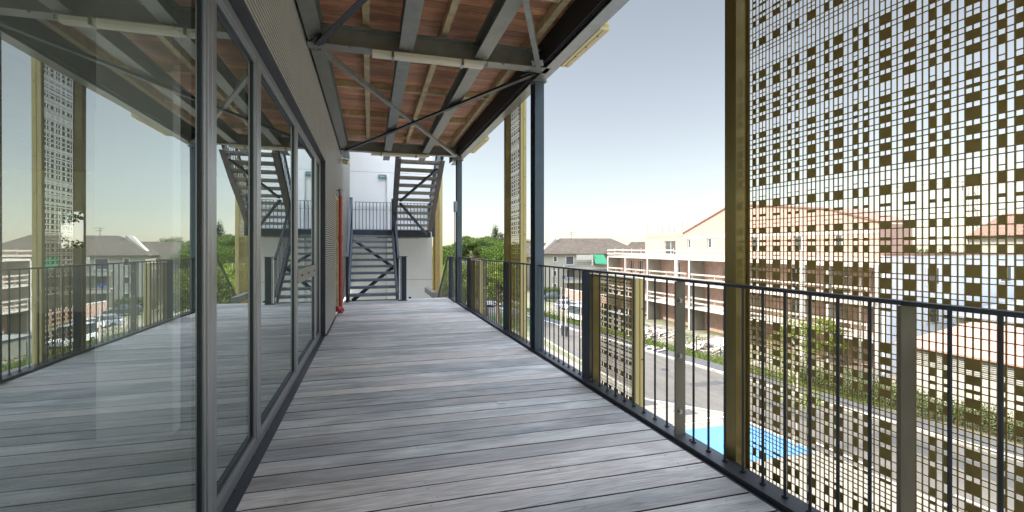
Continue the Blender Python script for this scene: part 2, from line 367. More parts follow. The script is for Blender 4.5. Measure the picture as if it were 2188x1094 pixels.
# ================================================================== STEEL CANOPY
can = thing('steel_canopy', 'grey steel canopy frame with red timber boards above the walkway', 'canopy', (.7, 6, DZ))
bayY = [.12, 5.80, 11.45]
ZB = 2.10
mb = MB(); y = -2.6; r = random.Random(5)
while y < 12.2:
    mb.box(-.62, 2.16, y, y+.140, 2.47, 2.495); y += .146
mb.build('soffit_boards', M['soffit'], can)
mb = MB(); mb.box(-.62, 2.16, -2.6, 12.2, 2.53, 2.55); mb.build('upper_membrane', M['black'], can)
for yc in bayY:
    mb = MB(); H_beam_x(mb, yc-.41+.0, -.62, 2.03, ZB, ZB+.21, .17); mb.box(-.60, 1.99, yc-.41-.012, yc-.41+.012, ZB+.012, ZB+.198)
    for x in (-.2, 1.45): bolt(mb, (x, yc-.48, ZB+.0), (0, 0, -1), .012)
    mb.build('cross_beam', M['steel'], can)
ys = [-2.6]+[y-.41 for y in bayY]+[12.15]
for a, b in zip(ys, ys[1:]):
    for xc, w in ((-.53, .15), (.37, .15), (1.19, .15)):
        mb = MB(); a2 = a+.014 if a > -2 else a; b2 = b-.014
        mb.box(xc-w/2, xc+w/2, a2+.09, b2-.09, ZB+.016, ZB+.028)          # bottom flange
        mb.box(xc-.006, xc+.006, a2, b2, ZB+.028, ZB+.2); mb.box(xc-w/2, xc+w/2, a2+.09, b2-.09, ZB+.2, ZB+.212)
        mb.k = 1
        for yy in (b2-.12, a2+.12):
            for s in (-.04, .04): bolt(mb, (xc+s, yy, ZB+.0155), (0, 0, -1), .009)
        mb.build('roof_beam', [M['steel'], M['bolt']], can)
# timber joists under the boards
for x in (-.04, .79, 1.80):
    mb = MB(); mb.box(x-.035, x+.035, -2.6, 12.1, 2.36, 2.468); mb.build('joist', M['joist'], can)
for y in (-.9, 1.0, 2.6, 4.35, 7.55, 9.15, 10.75):
    mb = MB()
    for a, b in ((-.60, -.077), (-.003, .753), (.827, 1.763)): mb.box(a, b, y-.03, y+.03, 2.38, 2.469)
    mb.build('noggin', M['joist'], can)
# outer edge beam (I section) and a gutter channel inside it
mb = MB(); mb.box(1.97, 2.11, -2.6, 12.2, ZB, ZB+.014); mb.box(2.034, 2.046, -2.6, 12.2, ZB+.014, ZB+.26); mb.box(1.97, 2.11, -2.6, 12.2, ZB+.26, ZB+.274)
mb.build('edge_beam', M['steel_light'], can)
mb = MB()
for x, z in ((1.93, 2.22), (1.95, 2.27), (1.97, 2.16)): mb.cyl((x-.0, -2.6, z), (x, 12.1, z), .011, 8)
mb.build('conduit', M['steel_dark'], can, smooth=True)
mb = MB(); mb.box(1.905, 1.915, -2.6, 12.1, 2.12, 2.40); mb.build('inner_fascia', M['black'], can)
# columns
for i, yc in enumerate(bayY[0:]):
    mb = MB(); y0, y1, x0, x1 = yc-.09, yc+.09, 1.975, 2.095
    mb.box(x0, x1, y0, y0+.012, DZ-.3, ZB-.014); mb.box(x0, x1, y1-.012, y1, DZ-.3, ZB-.014); mb.box(2.03, 2.04, y0+.012, y1-.012, DZ-.3, ZB-.014)
    cl = mb.build('column', M['colsteel'], can, bevel=.0015)
    mb = MB(); mb.box(1.95, 2.13, yc-.11, yc+.11, ZB-.0135, ZB-.001)
    mb.k = 1; bolt(mb, (2.115, yc-.08, ZB-.014), (0, 0, -1), .012); bolt(mb, (2.115, yc+.08, ZB-.014), (0, 0, -1), .012)
    mb.build('cap_plate', [M['steel_light'], M['bolt']], cl)
mb = MB(); mb.box(1.55, 1.68, 12.72, 14.5, -1.30, -1.16); mb.build('stub_beam', M['steel'], can)
# wind braces: angle sections in an X per bay
def angle(a, b, m, s=.055):
    mb = MB(); a, b = Vector(a), Vector(b); mb.bar(a, b, s, .006); d = (b-a).normalized(); sd = d.cross(Vector((0, 0, 1))).normalized()*(s/2)
    mb.bar(a+sd+Vector((0, 0, .03)), b+sd+Vector((0, 0, .03)), .006, .055)
    mb.bar(a-sd*.0+Vector((0, 0, .02)), a+d*.16+Vector((0, 0, .02)), .13, .008)
    mb.bar(b-d*.16+Vector((0, 0, .02)), b+Vector((0, 0, .02)), .13, .008)
    mb.build('wind_brace', m, can)
for (a, b) in ((bayY[0]-.33, bayY[1]-.53), (bayY[1]-.33, bayY[2]-.53)):
    angle((-.52, a, 2.085), (1.86, b, 2.085), M['steel_light'], .05)
    angle((1.86, a, 2.070-.01), (-.52, b, 2.07-.01), M['steel_dark'], .06)
# luminaires
def luminaire(x0, x1, y, label):
    t = thing('tube_light', label, 'lamp', ((x0+x1)/2, y, ZB), 0, 'unlit tube lights under the canopy')
    mb = MB(); prof = [(y-.055+dx, ZB-.075+dz) for dx, dz in ((0, .062), (0, .02), (.02, 0), (.09, 0), (.11, .02), (.11, .062))]
    mb.prism(prof, 'x', x0, x1); mb.build('housing', M['lamp'], t, bevel=.003)
    for x in (x0+.2, x1-.25):
        mb = MB(); mb.box(x, x+.025, y-.062, y+.062, ZB-.08, ZB-.001); mb.build('clip', M['bolt'], t)
    mb = MB(); mb.cyl((x1, y, ZB-.045), (x1+.05, y, ZB-.045), .014); mb.cyl((x1+.05, y, ZB-.045), (x1+.07, y+.02, ZB+.05), .006); mb.build('cable_gland', M['steel_light'], t)
luminaire(.02, 1.22, bayY[1]-.47, 'long cream tube light clipped under the nearer steel cross beam')
luminaire(.02, 1.22, bayY[2]-.47, 'cream tube light under the far cross beam, in front of the white wall')

# ================================================================== GUARDRAILS
HR = -.215
posts = [-.1, 1.40, 2.86, 4.37, 5.80, 7.29, 8.76, 10.22, 11.45]
where = ['nearest guardrail section in front of the large gold screen', 'guardrail section between the plain and the bolted post, before the large gold screen', 'guardrail section from the bolted grey post to the dark post at the low gold screen',
         'guardrail section between the dark post and the nearer column', 'guardrail section just beyond the nearer column', 'guardrail section in front of the green trees before the second low screen', 'guardrail section in front of the second low gold screen', 'last straight guardrail section up to the far column']
for k, (a, b) in enumerate(zip(posts, posts[1:])):
    if k == 0: where[k] = 'guardrail section at the right edge of the photo, nearest of all'
    t = thing('guardrail', where[k], 'railing', (2.04, (a+b)/2, DZ), 0, 'guardrail sections along the open side of the walkway')
    col1 = k in (4,); a1 = a+.10 if a in bayY else a; b1 = b-.10 if b in bayY else b
    mb = MB(); mb.box(2.016, 2.064, a1+.001, b1-.001, HR-.012, HR+.006); mb.build('handrail', M['steel_dark'], t, bevel=.002)
    n = 10; mm = M['steel_dark']
    for i in range(1, n):
        y = a+(b-a)*i/n
        mb = MB(); mb.cyl((2.04, y, DZ+.022), (2.04, y, HR-.0122), .0075, 8, caps=False); mb.cyl((2.04, y, DZ+.0222), (2.04, y, DZ+.032), .016, 8)
        mb.build('baluster', mm, t, smooth=True)
    m_ = M['postm'] if k in (0, 1, 5) else M['navy']
    yy = b if k not in (3, 7) else b-.10
    if k in (3, 7): continue
    mb = MB(); mb.box(2.0, 2.078, yy-.008, yy+.006, DZ+.0225, HR-.0125)
    if k in (1, 5):
        mb.k = 1
        for z in (-.36, -.74, -1.12): bolt(mb, (2.035, yy-.008, z), (0, -1, 0), .012)
    mb.build('post_plate', [m_, M['bolt']], t)
    for by in (yy-.11, yy+.06):
        mb = MB(); bolt(mb, (2.045, by, DZ+.0225), (0, 0, 1), .009); mb.build('anchor_bolt', M['bolt'], t)
# short section beyond far column and the sloping one down the stair
t = thing('guardrail', 'short guardrail with dark posts between the far column and the stair down', 'railing', (2.04, 12.1, DZ), 0, 'guardrail sections along the open side of the walkway')
mb = MB(); mb.box(2.018, 2.062, 11.56, 12.7, HR-.012, HR); mb.build('handrail', M['steel_dark'], t)
for y in (11.75, 11.9, 12.05, 12.2, 12.35, 12.5):
    mb = MB(); mb.cyl((2.04, y, DZ+.022), (2.04, y, HR-.0122), .0075, 8, caps=False); mb.build('baluster', M['steel_dark'], t)
for y in (11.62, 12.62):
    mb = MB(); mb.box(1.97, 2.05 if y < 12 else 2.09, y-.03, y+.03, DZ+.0225, HR-.0125); mb.build('post_plate', M['navy'], t)

# ================================================================== PERFORATED GOLD SCREENS
COLS = 'SFSFFSSFFSSFSFSSFFSSFSFFSSFSFSSFFSSFFSSFSFSSFFSSFSFSSFFSSFFSSFSFSSFFSSFSFFSSFSFSSFFSSFFSSFSF'
def perf_sheet(width, z0, z1, near_margin, far_margin, top_margin=.03, seed=11):
    """sheet in local coords: y from 0 (near) to width (far), x = 0; real slots cut through"""
    r = random.Random(seed); P = .0249; BV = .0054; BH = .0042; th = .0015
    ncol = int((width-near_margin-far_margin)/P); ystart = width-far_margin
    zt = z1-top_margin; zb = z0+.03
    rows = []; z = zt
    while z > zb+.08:
        ho = .0185 if r.random() < .66 else .036
        x = r.random(); hs = BH if x < .32 else (.0145 if x < .58 else r.choice((.036, .046, .05)))
        rows.append((z, z-ho, z-ho-hs)); z -= ho+hs
    zb = z
    mb = MB()
    def bx(y0, y1, a, b): mb.box(-th, th, y0, y1, a, b)
    bx(0, near_margin, z0, z1); bx(ystart, width, z0, z1); yl = ystart-ncol*P
    if yl > near_margin+1e-4: bx(near_margin, yl, z0, z1)
    bx(yl, ystart, zt, z1); bx(yl, ystart, z0, zb)
    for c in range(ncol):
        ya = ystart-c*P; yb = ya-P
        bx(yb, yb+BV, zb, zt)
        kind = COLS[c % len(COLS)]; y0, y1 = yb+BV, ya
        for ri, (a, b, d) in enumerate(rows):
            hs = b-d
            if kind == 'F': bx(y0, y1, d, b)
            else:
                if hs < .006:
                    if (ri*5+2) % 4: bx(y0, y1, d, b)
                elif hs < .02:
                    if ri % 3 != 1: m = (b+d)/2; bx(y0, y1, m-BH/2, m+BH/2)
                else: bx(y0, y1, b-BH, b); bx(y0, y1, d+.0, d+BH)
    return mb
def screen(label, yn, yf, z0, z1, sheet=None, group='perforated gold screens along the walkway', margin=.075, far_m=.02):
    t = thing('perforated_screen', label, 'screen', (2.10, yn, z0), 0, group)
    w = yf-yn-.155
    if sheet is None:
        mb = perf_sheet(w, 0, z1-z0, margin, far_m); sh = mb.build('perforated_sheet', M['bronze'], t, local=True, recalc=False)
    else:
        sh = sheet.copy(); col.objects.link(sh); sh.parent = t
    sh.location = (.085, .06, 0)
    # far jamb: square tube whose near face mirrors the slots; near jamb: pale angle with rivets
    mb = MB(); mb.box(2.10, 2.19, yf-.095, yf, z0, z1); mb.build('far_jamb', M['gold'], t, bevel=.002)
    mb = MB(); mb.box(2.10, 2.104, yn, yn+.055, z0, z1); mb.box(2.1045, 2.19, yn-.004, yn, z0, z1); mb.box(2.145, 2.149, yn-.010, yn-.0045, z0, z1)
    mb.k = 1; z = z1-.25
    while z > z0: mb.cyl((2.165, yn-.0045, z), (2.165, yn-.008, z), .006, 8); z -= .42
    mb.build('near_jamb', [M['goldlight'], M['black']], t)
    mb = MB(); mb.box(2.106, 2.18, yn+.001, yf-.096, z1-.012, z1-.001); mb.build('top_rail', M['gold'], t)
    if z0 > 0:
        mb = MB(); mb.box(2.108, 2.21, yn+.001, yf-.096, z0-.045, z0+.012); mb.k = 1
        for i in range(4): mb.cyl((2.16, yn+.15+i*(yf-yn-.3)/3, z0-.045), (2.16, yn+.15+i*(yf-yn-.3)/3, z0-.050), .008, 8)
        mb.box(2.15, 2.153, yn+.02, yf-.15, z0-.047, z0-.0455); mb.build('bottom_rail', [M['goldlight'], M['black']], t)
    return sh
sA = screen('large perforated gold screen filling the right side of the view', .40, 2.495, -2.6, 2.08)
sC = screen('tall narrow gold screen just beyond the nearer steel column', 6.72, 7.62, -2.6, 2.55)
sB = screen('low gold screen, nearer of the two, ending just under the handrail', 3.55, 4.45, -4.4, -.255, margin=.09)
screen('low gold screen, farther one, ending just under the handrail by the trees', 9.5, 10.4, -4.4, -.255, sheet=sB)
screen('tall gold screen beside the stairs, beyond the far column', 15.25, 17.0, -2.6, 2.55)
screen('upper gold screen hanging outside the canopy edge, nearer one', 4.20, 5.30, 2.14, 5.0, sheet=None)
screen('upper gold screen hanging outside the canopy edge, farther one', 9.1, 10.6, 2.14, 5.0, sheet=None)

# ================================================================== STAIRS
RI, GO = .168, .26
def flight(name, label, x0, x1, ys, zs, dirn, mstr, mtread, fl=.05, hand_l=True, hand_r=True, n=10, newel=True):
    t = thing(name, label, 'stairs', ((x0+x1)/2, ys, zs))
    for i in range(n):
        y = ys+dirn*GO*i; z = zs+RI*(i+1)
        mb = MB(); ya, yb = sorted((y, y+dirn*GO)); mb.box(x0+.012, x1-.012, ya, yb+.02, z-.006, z)
        mb.box(x0+.012, x1-.012, (ya-.004 if dirn > 0 else yb+.02), (ya if dirn > 0 else yb+.024), z-.062, z)
        mb.box(x0+.012, x1-.012, (yb+.02 if dirn > 0 else ya-.004), (yb+.024 if dirn > 0 else ya), z-.062, z)
        mb.build('tread', mtread, t)
    a = Vector((0, ys-dirn*.05, zs+.06)); b = Vector((0, ys+dirn*GO*n, zs+RI*n+.10))
    for x in (x0, x1):
        mb = MB(); p0 = a+Vector((x, 0, 0)); p1 = b+Vector((x, 0, 0)); mb.bar(p0, p1, .012, .24)
        nrm = Vector((0, -(p1-p0).z, (p1-p0).y)).normalized()*.115*(1 if dirn > 0 else -1); s = .03 if x == x1 else -.03
        s *= fl/.05; mb.bar(p0+nrm+Vector((s, 0, 0)), p1+nrm+Vector((s, 0, 0)), fl, .012); mb.bar(p0-nrm+Vector((s, 0, 0)), p1-nrm+Vector((s, 0, 0)), fl, .012)
        mb.build('stringer', mstr, t)
    return t, a, b
def stair_rail(t, x, a, b, h, m, side, n=14):
    up = Vector((0, 0, h)); a = Vector((x, a.y, a.z)); b = Vector((x, b.y, b.z))
    mb = MB(); mb.bar(a+up, b+up, .05, .03); mb.bar(a+Vector((0, 0, .12)), b+Vector((0, 0, .12)), .03, .02); mb.build('handrail', m, t)
    for i in range(1, n):
        p = a.lerp(b, i/n); mb = MB(); mb.cyl(p+Vector((0, 0, .12)), p+up, .010, 6); mb.build('baluster', m, t)
    for p in (a, b):
        mb = MB(); mb.bar(p+Vector((0, 0, -.05)), p+up+Vector((0, 0, .03)), .012, .07, up=(0, 1, 0)); mb.box(p.x-.006, p.x+.006, p.y-.035, p.y+.035, p.z, p.z+h+.0); mb.build('post_plate', m, t)
LZ = DZ+RI*11
M['navy_tread'] = mat('blue_grey_tread', (.20, .25, .30), .5, .4, var=.2, vscale=10)
st1, a1, b1 = flight('steel_staircase', 'blue grey steel staircase with open treads rising from the deck against the left wall', -.49, .63, 12.42, DZ, 1, M['navy'], M['navy_tread'])
stair_rail(st1, -.53, a1, b1, .98, M['navy'], -1); stair_rail(st1, .68, a1, b1, .98, M['navy'], 1)
mb = MB(); mb.box(.74, .86, 12.2, 12.215, DZ, HR); mb.box(.74, .755, 12.215, 12.30, DZ, HR); mb.box(.66, .88, 12.18, 12.34, DZ, DZ+.012); mb.box(.66, .88, 12.18, 12.34, HR, HR+.012)
mb.build('newel_post', M['navy'], st1)
mb = MB(); mb.box(-.56, -.50, 12.2, 12.3, DZ, HR); mb.box(-.60, -.46, 12.15, 12.35, HR, HR+.012); mb.build('newel_post', M['navy'], st1)
mb = MB()
for y in (.79, .82): mb.cyl((.72, 12.24+y*.05, DZ), (.72, 12.24+y*.05, HR), .008, 6)
mb.build('baluster', M['navy'], st1)
for p, q in (((-.45, 14.7, .23), (.58, 13.6, -.50)), ((.58, 13.55, -.53), (-.40, 12.5, -1.28))):
    mb = MB(); mb.bar(p, q, .09, .05); mb.build('brace', M['steel_dark'], st1)
mb = MB(); mb.box(.45, .62, 13.45, 13.72, -.60, -.588); mb.build('gusset_plate', M['navy'], st1)
# landing
ld = thing('stair_landing', 'steel stair landing between the two flights with a baluster fence at the white wall', 'landing', (.7, 15.7, LZ))
mb = MB(); mb.box(-.52, 1.9, 15.06, 16.42, LZ-.03, LZ); mb.build('floor_grating', M['galv'], ld)
mb = MB(); mb.box(-.52, .70, 15.035, 15.055, LZ-.2, LZ-.012); mb.box(.72, 1.72, 15.035, 15.055, LZ-.21, LZ-.012); mb.box(-.52, 1.9, 16.43, 16.45, LZ-.2, LZ); mb.build('edge_channel', M['steel_dark'], ld)
mb = MB(); mb.box(-.48, 1.9, 16.35, 16.39, LZ+.93, LZ+.942); mb.box(-.48, 1.9, 16.36, 16.38, LZ+.05, LZ+.06); mb.build('handrail', M['navy'], ld)
for i in range(22):
    x = -.45+i*.109; mb = MB(); mb.cyl((x, 16.37, LZ+.06), (x, 16.37, LZ+.93), .011, 6); mb.build('baluster', M['navy'], ld)
for i in range(9):
    y = 15.15+i*.14; mb = MB(); mb.cyl((1.93, y, LZ), (1.93, y, LZ+.93), .0075, 6); mb.build('baluster', M['navy'], ld)
mb = MB(); mb.box(1.91, 1.95, 15.06, 16.42, LZ+.93, LZ+.942); mb.build('handrail', M['navy'], ld)
for x, y in ((-.54, 15.1), (1.9, 16.3), (.66, 15.15), (1.88, 15.08)):
    mb = MB(); mb.box(x-.04, x+.04, y-.04, y+.04, LZ-.2, LZ+.95); mb.build('post', M['navy'], ld)
mb = MB(); mb.box(.2, 1.5, 15.5, 15.53, LZ-.245, LZ-.205); mb.build('cable_tray', M['steel_light'], ld)
# upper flight, rising back over the deck
M['tread_under'] = mat('grey_beige_tread', (.36, .35, .31), .55, .2, var=.15)
M['brownsteel'] = mat('brown_grey_steel', (.13, .115, .105), .45, .35, var=.2, vscale=5, rvar=.08)
st2, a2_, b2_ = flight('steel_staircase', 'upper flight of open treads climbing from the landing back towards the canopy, seen from below', .74, 1.72, 15.03, LZ, -1, M['brownsteel'], M['tread_under'], fl=.11)
stair_rail(st2, 1.78, a2_, b2_, .98, M['navy'], 1); stair_rail(st2, .69, a2_, b2_, .98, M['navy'], 1)
for p, q in (((1.68, 12.6, 2.05), (.80, 13.7, 1.30)), ((.80, 13.75, 1.24), (1.66, 14.95, .42))):
    mb = MB(); mb.bar(p, q, .06, .05); mb.build('brace', M['steel_dark'], st2)
# lower flight going down
st3, a3, b3 = flight('steel_staircase', 'stair flight going down beyond the deck edge behind a sloping rail', 1.02, 1.9, 12.75+10*GO, DZ-RI*11, -1, M['steel_dark'], M['galv'])
t = thing('guardrail', 'sloping guardrail panel following the stair down beside the gold screen', 'railing', (1.98, 13.9, DZ-.5), 0, 'guardrail sections along the open side of the walkway')
pa, pb = Vector((1.98, 12.75, HR)), Vector((1.98, 15.3, HR-1.62))
mb = MB(); mb.bar(pa, pb, .045, .014); mb.bar(pa-Vector((0, 0, .95)), pb-Vector((0, 0, .95)), .03, .014); mb.build('handrail', M['steel_dark'], t)
for i in range(1, 19):
    p = pa.lerp(pb, i/19); mb = MB(); mb.cyl(p, p-Vector((0, 0, .95)), .0075, 6); mb.build('baluster', M['navy'], t)

# ================================================================== SMALL THINGS ON THE WALLS
t = thing('red_standpipe', 'bright red dry riser pipe standing against the corrugated wall', 'pipe', (-.56, 10.1, DZ))
mb = MB(); mb.cyl((-.56, 10.1, DZ+.10), (-.56, 10.1, 1.03), .037, 18); mb.build('pipe', M['red'], t, smooth=True)
mb = MB(); mb.cyl((-.56, 10.1, 1.03), (-.56, 10.1, 1.17), .036, 18); mb.build('bare_end', M['galv'], t, smooth=True)
mb = MB(); mb.cyl((-.56, 10.1, .12), (-.56, 10.1, .24), .046, 18); mb.build('coupling', M['red'], t, smooth=True)
mb = MB(); mb.cyl((-.56, 10.1, DZ+.02), (-.56, 10.1, DZ+.12), .054, 16); mb.cyl((-.62, 9.95, DZ+.12), (-.56, 10.1, DZ+.12), .036, 12); mb.cyl((-.63, 9.92, DZ+.12), (-.61, 9.97, DZ+.12), .055, 12); mb.cyl((-.56, 10.1, DZ+.08), (-.50, 10.12, DZ+.08), .03, 12)
mb.build('valve', M['red'], t, smooth=True)
mb = MB(); mb.box(-.64, -.51, 10.09, 10.11, 1.12, 1.14); mb.build('bracket', M['steel'], t)
t = thing('wall_light', 'small cream motion sensor light fixed high on the corrugated wall', 'lamp', (-.58, 10.9, 1.85))
mb = MB(); mb.box(-.62, -.56, 10.85, 10.97, 1.80, 1.90); mb.build('base', M['whiteplastic'], t, bevel=.008)
mb = MB(); mb.cyl((-.55, 10.9, 1.85), (-.44, 10.86, 1.82), .055, 16); mb.build('sensor_head', M['lamp'], t, smooth=True)
t = thing('exit_sign', 'small green emergency exit light high on the white end wall', 'sign', (.44, YEND-.08, 2.38))
mb = MB(); mb.box(.26, .52, YEND-.07, YEND, 2.30, 2.42); mb.build('case', M['galv'], t, bevel=.005)
mb = MB(); mb.box(.275, .505, YEND-.076, YEND-.071, 2.32, 2.37); mb.k = 1
mb.box(.33, .36, YEND-.079, YEND-.0765, 2.328, 2.362); mb.box(.40, .45, YEND-.079, YEND-.0765, 2.342, 2.35); mb.build('face', [M['green'], M['whiteplastic']], t)
t = thing('column_box', 'small grey box fixed to the far steel column above the rail', 'junction box', (1.93, 11.4, .75))
mb = MB(); mb.box(1.90, 1.97, 11.30, 11.42, .86, 1.10); mb.build('case', M['galv'], t, bevel=.006)
mb = MB(); mb.cyl((1.93, 11.4, DZ), (1.93, 11.4, .86), .012, 8); mb.build('conduit', M['bolt'], t)

# ================================================================== STREET LEVEL
def kx(y, off=0.): return 24.35-.14*(y-29)+off        # far kerb line of the road
M['asphalt'] = mat('road_asphalt', (.078, .068, .054), .85, var=.22, vscale=1.1, bump=.3, bscale=60, stretch=(1, .25, 1))
M['asphalt2'] = mat('path_asphalt', (.055, .053, .05), .9, var=.2, vscale=3)
M['concrete'] = mat('pale_concrete', (.17, .15, .12), .85, var=.10, vscale=1.2, bump=.15, bscale=40)
M['kerb'] = mat('kerb_stone', (.30, .28, .24), .8, var=.12, vscale=2)
M['dirt'] = mat('building_site_dirt', (.17, .145, .11), .95, var=.35, vscale=.8, bump=.8, bscale=6)
M['ground'] = mat('dry_ground', (.15, .135, .085), .95, c2=(.08, .09, .035), vscale=.12)
M['bluepaint'] = mat('blue_paint', (.06, .19, .42), .6, var=.14, vscale=2.5)
M['whitepaint'] = mat('white_road_paint', (.45, .44, .42), .7, var=.1, vscale=3)
M['lawn'] = mat('lawn_grass_floor', (.07, .13, .03), .95, var=.35, vscale=3)
def sheet(name, pts, z, m, kind='structure'):
    mb = MB(); mb.poly([(x, y, z) for x, y in pts]); return meta(mb.build(name, m, None), kind=kind)
mb = MB(); mb.poly([(-900, -900, GZ-.02), (900, -900, GZ-.02), (900, 1500, GZ-.02), (-900, 1500, GZ-.02)]); meta(mb.build('ground', M['ground']), kind='structure')
sheet('forecourt', [(-10, -20), (14.5, -20), (14.5, 90), (-10, 90)], GZ-.012, M['concrete'])
sheet('road', [(kx(-60, -8.3), -60), (kx(-60), -60), (kx(29), 29), (kx(140), 140), (kx(140, -7), 140), (17.2, 47), (16.0, 25.7), (18.9, 22.2), (19.6, 12), (kx(-20, -8.3), -20)], GZ-.004, M['asphalt'])
sheet('pavement', [(14.5, -20), (kx(-20, -8.4), -20), (19.5, 12), (18.8, 22.2), (15.9, 25.7), (16.9, 46.5), (kx(90, -7.1), 90), (14.5, 90)] if False else [(14.5, -20), (kx(-20, -8.4), -20), (19.5, 12), (18.8, 22.2), (15.9, 25.7), (15.2, 60), (14.5, 60)], GZ-.002, M['concrete'])
sheet('footpath', [(kx(-60, .3), -60), (kx(-60, 2.0), -60), (kx(140, 2.0), 140), (kx(140, .3), 140)], GZ+.10, M['asphalt2'])
sheet('blue_parking_bay', [(9, 16.9), (19.2, 16.9), (18.75, 20.75), (9, 20.75)], GZ+.004, M['bluepaint'])
mb = MB()
mb.box(14.6, 14.66, 16.95, 20.7, GZ+.004, GZ+.008)
for y0, y1 in ((11, 16), (21.4, 21.55)): mb.box(12, 17.6, y0, y0+.12, GZ+.004, GZ+.009)
for i in range(3): mb.box(17.2, 18.3, 21.7+i*.0, 21.95, GZ+.004, GZ+.0085) if i == 0 else None
for i, (x, y) in enumerate(((19.9, 15), (20.6, 9.5), (21.4, 4))): mb.box(x, x+.14, y, y+3, GZ, GZ+.006)
meta(mb.build('road_marking', M['whitepaint']), kind='structure')
mb = MB(); y = -60
while y < 120:
    x0 = kx(y); x1 = kx(y+2.96); mb.hexa([(x0, y, GZ-.02), (x0+.3, y, GZ-.02), (x1+.3, y+2.96, GZ-.02), (x1, y+2.96, GZ-.02), (x0, y, GZ+.13), (x0+.3, y, GZ+.13), (x1+.3, y+2.96, GZ+.13), (x1, y+2.96, GZ+.13)]); y += 3
meta(mb.build('kerb', M['kerb']), kind='structure')
mb = MB()
for (a, b) in (((15.9, 25.6), (18.8, 22.1)), ((15.9, 25.6), (16.8, 47)), ((18.8, 22.1), (19.5, 12))): mb.bar((a[0], a[1], GZ+.01), (b[0], b[1], GZ+.01), .18, .06)
meta(mb.build('near_kerb', M['kerb']), kind='structure')
mb = MB()
for (x0, x1, y0, y1) in ((17.0, 17.9, 24.0, 25.2), (16.2, 17.3, 22.6, 23.4), (15.2, 16.1, 24.6, 25.6)): mb.box(x0, x1, y0, y1, GZ+.0, GZ+.004)
meta(mb.build('paving_patch', M['asphalt2']), kind='structure')
mb = MB()
for i in range(16): y = 21.6+i*2.4; mb.box(14.55, min(19, 15.9 if y > 25 else 18.6-.85*(y-22)), y, y+.03, GZ-.001, GZ+.003)
for x in (16.4,): mb.box(x, x+.03, 21, 24.9, GZ-.001, GZ+.0032)
meta(mb.build('paving_joint', mat('pavement_joint', (.10, .09, .075), .9)), kind='structure')
mb = MB()
for (x, y, a, b) in ((20.5, 27, 2.6, .9), (21.5, 38, 1.2, 4.5), (19, 33.5, .8, 5), (22, 20, 1.1, 3.2), (23.4, 12, 1.4, 6)): mb.poly([(x, y, GZ+.0005), (x+a, y+.1, GZ+.0005), (x+a*.9, y+b, GZ+.0005), (x-.1, y+b*.95, GZ+.0005)])
meta(mb.build('road_patch', mat('newer_asphalt_patch', (.045, .042, .038), .9, var=.15, vscale=3)), kind='structure')
mb = MB(); mb.cyl((21.2, 31.5, GZ-.01), (21.2, 31.5, GZ+.003), .33, 24); mb.cyl((22.9, 24.2, GZ-.01), (22.9, 24.2, GZ+.003), .33, 24); meta(mb.build('manhole_covers', M['steel_dark']), kind='structure')
# yard with humps of soil
mb = MB(); nx, ny = 26, 90
def yard_h(x, y): return max(0, .45*noise.noise((x*.5, y*.5, 0))+.25*noise.noise((x*1.7, y*1.7, 3)))*min(1, (x-kx(y, 2.6))*.6)
for i in range(nx):
    for j in range(ny):
        q = []
        for di, dj in ((0, 0), (1, 0), (1, 1), (0, 1)):
            y = 24+(j+dj)*.5; x = kx(y, 2.0)+(i+di)*.36; q.append((x, y, GZ+.02+max(0, yard_h(x, y))))
        mb.poly(q)
meta(mb.build('construction_yard', M['dirt']), kind='structure')
sheet('lawn', [(10.5, 52), (19.0, 52), (17.6, 64), (10.5, 64)], GZ+.004, M['lawn'])
# grass verge: blades in tufts
M['grass'] = leaf_mat('verge_grass', (.13, .17, .045), .5, .3)
def tufts(n, f, h, seed, name, label=None, m='grass', w=.03):
    r = random.Random(seed); mb = MB()
    for _ in range(n):
        x, y, z = f(r); hh = h*r.uniform(.4, 1.3); an = r.uniform(0, math.pi); dx, dy = math.cos(an)*w, math.sin(an)*w
        lx, ly = r.uniform(-.5, .5)*hh, r.uniform(-.5, .5)*hh
        mb.v += [(x-dx, y-dy, z), (x+dx, y+dy, z), (x+lx, y+ly, z+hh)]; k = len(mb.v); mb.f.append((k-3, k-2, k-1)); mb.mi.append(0)
    return meta(mb.build(name, M[m], recalc=False), label, None, None, 'stuff')
def vf(r):
    y = 20+r.random()**.8*60; return (kx(y, 2.0)+r.random()**1.3*1.7, y, GZ+.02)
o = tufts(26000, vf, .28, 4, 'verge_grass'); meta(o, 'strip of rough green grass along the footpath', 'grass')
def vf2(r): y = r.uniform(25, 66); return (kx(y, 3.4)+r.random()*6, y, GZ+.05)
o = tufts(5000, vf2, .35, 5, 'yard_weeds'); meta(o, 'scattered weeds on the building site soil', 'weeds')

# hedge on the right along the footpath
M['hedge'] = leaf_mat('hedge_leaves', (.095, .115, .045), .55, .35)
def leafcloud(mb, clumps, n, size, r, flat=1.):
    tot = sum(c[3] for c in clumps)
    for (cx, cy, cz, rad, sx, sy, sz) in [(c[0], c[1], c[2], c[3], *(c[4] if len(c) > 4 else (1, 1, 1))) for c in clumps]:
        for _ in range(int(n*rad/tot)):
            while True:
                v = Vector((r.gauss(0, 1), r.gauss(0, 1), r.gauss(0, 1)))
                if v.length > .01: break
            v.normalize(); rr = rad*(r.random()**.28)*(1+.12*r.gauss(0, 1)); p = Vector((cx+v.x*rr*sx, cy+v.y*rr*sy, cz+v.z*rr*sz))
            u = Vector((r.gauss(0, 1), r.gauss(0, 1), r.gauss(0, 1))).normalized(); w = u.cross(v)
            if w.length < .05: continue
            w.normalize(); s = size*r.uniform(.6, 1.4)
            mb.poly([p-u*s, p+w*s*.55, p+u*s, p-w*s*.55])
r = random.Random(21); mb = MB(); cl = []
